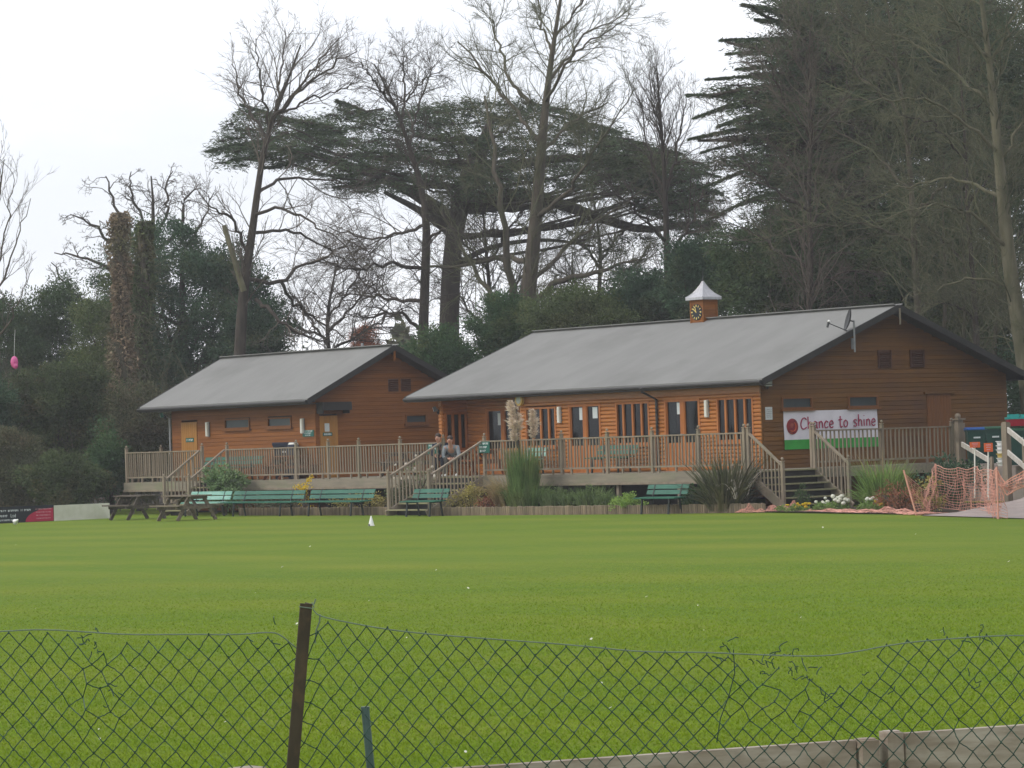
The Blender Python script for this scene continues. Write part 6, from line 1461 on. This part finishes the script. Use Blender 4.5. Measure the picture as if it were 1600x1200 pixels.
bare_tree('bare_tree', 'bare tree with fine twigs over the middle right evergreens', 101,
  [(1262, 690, 8), (1262, 520, 7.5), (1268, 400, 7), (1262, 300, 6), (1270, 200, 4.5), (1262, 110, 3), (1268, 20, 1.5)],
  [[(1264, 420, 4), (1200, 380, 3, 1), (1150, 350, 1.6, 1), (1110, 340, .8, 1)], [(1264, 330, 4), (1200, 290, 3, -1), (1150, 240, 1.6, -1), (1120, 190, .8, -1)], [(1266, 350, 4), (1330, 290, 3, 1), (1380, 260, 1.6, 1)], [(1268, 220, 4), (1220, 150, 2.5, 0), (1200, 80, 1.2, 0)], [(1268, 230, 4), (1320, 150, 2.5, -1), (1340, 70, 1.2, -1)], [(1264, 450, 4), (1320, 420, 3, 0), (1370, 430, 1.5, 0)]],
  182, spec, bark='barkdark', twig='twig', t0=.25, upl=.04)
bare_tree('bare_tree', 'thin dark bare tree close beside the pale trunk', 97,
  [(1530, 690, 8), (1528, 560, 7.5), (1520, 440, 6.5), (1512, 330, 5.5), (1508, 220, 4), (1500, 110, 2.6), (1492, 10, 1.4)],
  [[(1518, 420, 4), (1470, 370, 3, 1), (1430, 350, 1.6, 1)], [(1512, 320, 4), (1550, 270, 3, 0), (1590, 240, 1.5, 0)], [(1510, 250, 4), (1460, 190, 2.5, -1), (1410, 180, 1.2, -1)], [(1524, 500, 4), (1480, 470, 3, 0), (1440, 480, 1.5, 0)]],
  183, spec, bark='barkdark', twig='twigolive', t0=.25, upl=.03)
bare_tree('bare_tree', 'bare tree whose twigs crowd the top edge on the right', 113,
  [(1300, 690, 9), (1300, 500, 8.5), (1310, 300, 7), (1318, 150, 5.5), (1322, 40, 4), (1325, -60, 2.5)],
  [[(1318, 120, 4), (1270, 50, 3, 1), (1240, -20, 1.5, 1)], [(1320, 100, 4), (1370, 30, 3, 1), (1400, -40, 1.5, 1)], [(1322, 50, 4), (1300, -20, 2.5, 0), (1290, -70, 1.2, 0)], [(1320, 60, 4), (1440, 10, 2.5, 0), (1500, -40, 1.2, 0)], [(1319, 80, 4), (1230, 20, 2.5, -1), (1180, -30, 1.2, -1)]],
  184, [((50, 14, 2.4), .6, .5, .5), (6, .6, .5, .55), (5, .65, .5, .6)], bark='barkdark', twig='twigdark', t0=.5, upl=.06)
for i, (px, D, h, rad, lab) in enumerate(((1505, 99.5, 8, 4, 'thin bare trunk left of the dark tree at the right edge'), (1475, 101, 9, 5, 'mossy bare trunk above the right slope of the gable'), (1555, 98, 9, 5, 'thin bare trunk just left of the pale trunk'))):
    bare_tree('sapling', lab, D, [(px, 690, rad+1), (px-2, 560, rad), (px+4, 450, rad*.8), (px-3, 330, rad*.5), (px, 240, rad*.25)], [], 190+i, [((26, 0, 1.6), .6, .4, .5), (5, .6, .5, .55), (3, .6, .5, .6)], bark='bark', twig='twigolive', t0=.25, group='thin trunks in the right thicket')
# unseen evergreens added beyond the right edge to shade the gable and ramp
def xyD(x, y):
    r_ = V3(x, y, 0)-CAM; D = float(r_@FW); return 800+float(r_@RT)*F/D, D
for i, (x, y, zc, rx, rz_, lab) in enumerate(((19, 7, 8.5, 4.6, 8, 'unseen dark evergreen added beyond the right edge, opposite the brown gable'), (13.5, 17, 9, 5, 8.5, 'unseen dark evergreen added beyond the right edge, behind the ramp'), (27, 0, 8.5, 5, 8, 'unseen dark evergreen added beyond the right edge, nearest the path'), (28, 12, 10, 5.5, 9.5, 'unseen tall dark evergreen added farthest beyond the right edge'))):
    px, D = xyD(x, y); mass('yew_tree', lab, D, px, 690-(zc-1.96)*F/D, rx*F/D, rz_*F/D, rx, 240, 34, 1.05, (.62, .50), 'yew', 220+i, shell=.35)
# far wood closing the horizon: one uncountable mass
rng = np.random.default_rng(200); n = 60000
px = rng.uniform(-500, 2100, n); Dd = rng.uniform(165, 200, n); hmax = 4.3+1.6*np.sin(px*.011)+1.1*np.sin(px*.031+1)+.7*np.sin(px*.083)
P_ = CAM+(RT[None]*((px-800)/F)[:, None]+FW[None])*Dd[:, None]; P_[:, 2] = hmax*rng.random(n)**.6*1.25
tag(npmesh('far_wood', leafquads(P_, rng.normal(0, 1, (n, 3)), .62, .34, rng), QI(n), M['bramble']), kind='stuff')
# ------------------------------------------------------------------ chain-link fence in the foreground
FD = 11.3; k_ = FD/F
fo = CAM+FW*FD; fx = _r.copy()
fence = thing('chain_link_fence', 'sagging green chain-link fence with torn top in the foreground', 'fence', tuple(gat(800, FD)))
def fpt(px, py, dz=0): return at(px, py, FD+dz)
prof_x = [-300, 0, 60, 150, 200, 300, 340, 440, 470, 497, 530, 620, 700, 850, 1000, 1130, 1240, 1300, 1380, 1460, 1550, 1600, 1900]
prof_y = [992, 988, 986, 992, 1006, 1000, 990, 998, 1010, 966, 974, 984, 994, 1006, 1020, 1022, 1028, 1030, 1008, 996, 990, 993, 1000]
cut_x = [-300, 120, 135, 160, 175, 1150, 1200, 1255, 1290, 1305, 1355, 1362, 1375, 1900]; cut_d = [0, 0, 16, 16, 0, 0, 8, 16, 38, 52, 48, 12, 0, 0]
rng = np.random.default_rng(210)
CW, RH = 15.6, 17.6; ncol = int(2200/CW); nrow = 26
def fnode(i, j):
    px = -300+i*CW+j*1.2; top = np.interp(px, prof_x, prof_y); w = math.exp(-j/9.0); base = 1000+ (px-800)*.004
    py = (top*w+base*(1-w))+j*RH
    return px, py
nodes_ = {}
for i in range(ncol):
    for j in range(nrow):
        if (i+j) % 2: continue
        px, py = fnode(i, j); tear = (math.exp(-((px-1215)/75)**2)+.85*math.exp(-((px-150)/32)**2))*math.exp(-max(0, j)/4.5)+.35*math.exp(-((px-1500)/22)**2)*math.exp(-j/9)+.3*math.exp(-((px-160)/40)**2)*math.exp(-((j-8)/5)**2)
        dx, dy = rng.normal(0, .9)+rng.normal(0, 11)*tear, rng.normal(0, .9)+rng.normal(0, 9)*tear+7*tear
        dx += 2.2*math.sin(py*.02+px*.004); dy += 2.0*math.sin(px*.017)
        drop = j*RH < np.interp(px, cut_x, cut_d)
        if abs(px-478+ (py-942)*.09) < 6: drop = drop
        if not drop and not (tear > .45 and rng.random() < .12): nodes_[(i, j)] = fpt(px+dx, py+dy, rng.normal(0, .012)+.05*tear*rng.normal())
mb = MB(); wr = .0020
A_, B_ = [], []
for (i, j), p in nodes_.items():
    for di in (-1, 1):
        q = nodes_.get((i+di, j+1))
        if q is None: continue
        px, py = fnode(i, j); te = math.exp(-((px-1215)/70)**2)*math.exp(-j/4)
        if rng.random() < te*.25: continue
        A_.append(p); B_.append(q)
A_ = np.array(A_); B_ = np.array(B_); n = len(A_)
mid = (A_+B_)/2+rng.normal(0, .0012, A_.shape); off = FW*.003
sg = np.where(np.arange(n)[:, None] % 2 == 0, 1., -1.)
pl = np.stack([A_+off*sg, A_*.7+B_*.3+off*sg*.6, mid, A_*.3+B_*.7-off*sg*.6, B_-off*sg], 1)
V, Q = tubes(pl, np.full((n, 5), wr), 5)
# knots where the wires hook into each other, and the loose ends of the torn part
K = np.array(list(nodes_.values())); nk = len(K)
kd = rng.normal(0, 1, (nk, 3))*.3+np.array([0, 0, 1.]); kp, kr = grow(K-kd*.004, kd, np.full(nk, .009), np.full(nk, wr*1.35), rng, 3, .1, 0, 1.)
V2, Q2 = tubes(kp, kr, 5)
ends = []
for px, py, n_ in ((1140, 1022, 6), (1180, 1029, 7), (1215, 1036, 8), (1255, 1050, 8), (1290, 1075, 5), (130, 996, 5), (150, 1014, 6), (160, 1090, 4), (1365, 1045, 3), (1480, 1000, 2), (1540, 992, 3), (420, 992, 3), (1520, 1060, 3)):
    for _ in range(n_): ends.append(fpt(px+rng.normal(0, 14), py+rng.normal(0, 12), rng.normal(0, .01)))
ends = np.array(ends); ed = rng.normal(0, 1, ends.shape); ed -= FW*(ed@FW)[:, None]*.6
ep, er = grow(ends, ed, .025+.035*rng.random(len(ends)), np.full(len(ends), wr), rng, 5, .55, 0, 1.)
V3_, Q3 = tubes(ep, er, 5)
lw = fpt(1146, 1015), fpt(1150, 1045), fpt(1138, 1090), fpt(1126, 1120), fpt(1120, 1160)
lw2, lr2 = resample(np.array(lw), np.full(5, wr), 5); V4, Q4 = tubes(np.array([lw2]), np.array([lr2]), 5)
allV = [V, V2, V3_, V4]; allQ = []; b = 0
for v, q in zip(allV, (Q, Q2, Q3, Q4)): allQ.append(q+b); b += len(v)
npmesh('wire_mesh', np.concatenate(allV), np.concatenate(allQ), M['wire'], fence)
for pts in ([(-300, 1000), (0, 987), (60, 983), (130, 987), (200, 992), (300, 991), (370, 992), (425, 987), (440, 993), (455, 1006), (470, 1018)], [(489, 952), (497, 962), (530, 970), (600, 983), (660, 990), (760, 998), (900, 1008), (1000, 1019), (1100, 1019), (1180, 1023), (1280, 1026), (1330, 1020), (1400, 1006), (1470, 999), (1560, 993), (1610, 993), (1900, 1000)]):
    w = np.array([fpt(a, b_, -.008) for a, b_ in pts]); w = chaikin(w, 2)
    mb = MB(); mb.tube(w, .0026, 6); mb.build('line_wire', M['linewire'], fence)
# angle-iron post, leaning
mb = MB(); a, b = fpt(478.5, 943, -.01), fpt(452, 1260, -.01); ax = (b-a)/np.linalg.norm(b-a); b = a+ax*((a[2]+.05)/-ax[2])
s1 = _r*math.cos(.45)+_f*math.sin(.45); s2 = -_r*math.sin(.45)+_f*math.cos(.45)
s1 = s1-ax*(s1@ax); s1 /= np.linalg.norm(s1); s2 = np.cross(ax, s1)
if s2@FW < 0: s2 = -s2
Lp = np.linalg.norm(b-a); c = (a+b)/2
mb.obox(c, ax*Lp/2, s1*.0225, s2*.003); mb.obox(c+s1*.0195+s2*.027, ax*Lp/2, s1*.003, s2*.024)
post = mb.build('angle_post', M['rust'], fence)
mb = MB(); hs = a+ax*.012
mb.tube([hs-s1*.028-s2*.005, hs+s1*.02-s2*.006+ax*.004, hs+s1*.032, hs+s1*.03+s2*.02-ax*.015], .0022, 5); mb.tube([hs+s1*.03-ax*.01, hs+s1*.034-s2*.002-ax*.03], .003, 5)
mb.tube([fpt(500, 960), fpt(499, 972), fpt(494, 985), fpt(492, 1005)], .003, 5)
mb.build('tie_wire', M['linewire'], post)
mb = MB(); a, b = fpt(570.5, 1106, .03), fpt(580, 1210, .03); ax = (b-a)/np.linalg.norm(b-a); b = a+ax*((a[2]+.05)/-ax[2])
mb.tube([a, b], .0145, 10)
mb.tube([a+V3(0, 0, -.004), a+V3(0, 0, .004)], .016, 10); mb.build('tube_post', M['tubepost'], fence)
# plank boards behind the fence at the lower right
pb = thing('plank_barrier', 'low weathered plank barrier behind the fence at the lower right', 'barrier', tuple(gat(1300, 12)))
pa, pz = at(560, 1210, 11.45), at(1600, 1137, 12.0)
dirp = (pz-pa); 
def pp(f): return pa+dirp*f
def plankwall(f0, f1, dz, name='plank'):
    a, b = pp(f0), pp(f1); top = V3(0, 0, dz)
    z = 0; h = .17; i = 0
    mb = MB()
    H = min(a[2], b[2])+dz
    nrm = np.cross(dirp, V3(0, 0, 1)); nrm /= np.linalg.norm(nrm)
    rows_ = 6
    for r_ in range(rows_):
        za0, za1 = a[2]+dz-r_*.165, b[2]+dz-r_*.165
        if min(za0, za1) < .1: break
        A2, B2 = V3(a[0], a[1], za0-.08), V3(b[0], b[1], za1-.08)
        mb.obox((A2+B2)/2+nrm*random.uniform(-.003, .003), (B2-A2)/2, nrm*.022, V3(0, 0, .0795))
    return mb.build('plank', M['plank'], pb)
plankwall(-.12, .735, 0); plankwall(.812, 1.25, .012)
nrm = np.cross(dirp, V3(0, 0, 1)); nrm /= np.linalg.norm(nrm)
if nrm@FW > 0: nrm = -nrm
for f, w, dz in ((.752, .032, .0), (.79, .030, .022)):
    mb = MB(); c = pp(f)+nrm*.02; mb.obox(V3(c[0], c[1], (c[2]+dz)/2), V3(*(dirp/np.linalg.norm(dirp)))*V3(1, 1, 0)*w, nrm*.05, V3(0, 0, (c[2]+dz)/2)); mb.tube([V3(c[0], c[1], c[2]+dz-.03)-nrm*.0, V3(c[0], c[1], c[2]+dz+.004)], [w*1.25, w*1.1], 12)
    mb.build('barrier_post', M['plank'], pb)
c = at(386, 1199, 11.4); mb = MB(); mb.box(c[0]-.05, c[0]+.05, c[1]-.05, c[1]+.05, 0, c[2]); tag(mb.build('short_post', M['plank'], org=(c[0], c[1], 0)), 'pale flat top of a short post at the bottom edge, left of the angle-iron post', 'post')
# ------------------------------------------------------------------ light
w = bpy.data.worlds.new('World'); SC.world = w; w.use_nodes = True; nt = w.node_tree
bg = nt.nodes['Background']
sky = N(nt, 'ShaderNodeTexSky'); sky.sky_type = 'NISHITA'; sky.sun_disc = False
SUN_EL, SUN_AZ = math.radians(38), math.radians(205)   # azimuth the sun stands at, clockwise from +y
sky.sun_elevation = SUN_EL; sky.sun_rotation = SUN_AZ; sky.dust_density = 3; sky.air_density = 1.2
tc = N(nt, 'ShaderNodeTexCoord')
c1 = noise(nt, 2.6, 7, .55, tc.outputs['Generated'], (1, 1, 3.2))
cl = mixrgb(nt, ramp(nt, c1, .38, .62), (11.4, 11.8, 12.7), (13.6, 13.7, 14.0))
CF = N(nt, 'ShaderNodeMapRange'); CF.inputs[1].default_value = .35; CF.inputs[2].default_value = .6; CF.inputs[3].default_value = .80; CF.inputs[4].default_value = .97
nt.links.new(c1, CF.inputs[0])
col = mixrgb(nt, CF.outputs[0], sky.outputs[0], cl)
nt.links.new(col, bg.inputs[0]); bg.inputs[1].default_value = .095
sd = bpy.data.lights.new('sun', 'SUN'); sd.energy = 1.2; sd.angle = math.radians(14); sd.color = (1, .94, .86)
so = bpy.data.objects.new('sun', sd); COL.objects.link(so)
sv = Vector((math.sin(SUN_AZ)*math.cos(SUN_EL), math.cos(SUN_AZ)*math.cos(SUN_EL), math.sin(SUN_EL)))
so.rotation_euler = sv.to_track_quat('Z', 'Y').to_euler()
# ------------------------------------------------------------------ thin haze added in place of lens veil
mb = MB(); mb.box(-260, 110, -110, 190, -1, 36)
m = bpy.data.materials.new('veil_air'); m.use_nodes = True; nt = m.node_tree
for n_ in list(nt.nodes):
    if n_.type != 'OUTPUT_MATERIAL': nt.nodes.remove(n_)
pv = N(nt, 'ShaderNodeVolumePrincipled'); pv.inputs['Color'].default_value = (.93, .95, 1, 1); pv.inputs['Density'].default_value = .0005; pv.inputs['Anisotropy'].default_value = .1
nt.links.new(pv.outputs[0], nt.nodes['Material Output'].inputs['Volume'])
tag(mb.build('veil_haze', m), kind='stuff')
# ------------------------------------------------------------------ camera
cd = bpy.data.cameras.new('camera'); co = bpy.data.objects.new('camera', cd); COL.objects.link(co)
cd.sensor_width = 36; cd.sensor_fit = 'HORIZONTAL'; cd.lens = F/1600*36; cd.clip_start = .5; cd.clip_end = 3000
from mathutils import Matrix
mw = Matrix.Identity(4)
for i in range(3): mw[i][0] = RT[i]; mw[i][1] = UP[i]; mw[i][2] = -FW[i]; mw[i][3] = CAM[i]
co.matrix_world = mw; SC.camera = co
SC.view_settings.view_transform = 'Standard'; SC.view_settings.look = 'None'; SC.view_settings.exposure = .12; SC.view_settings.gamma = 1
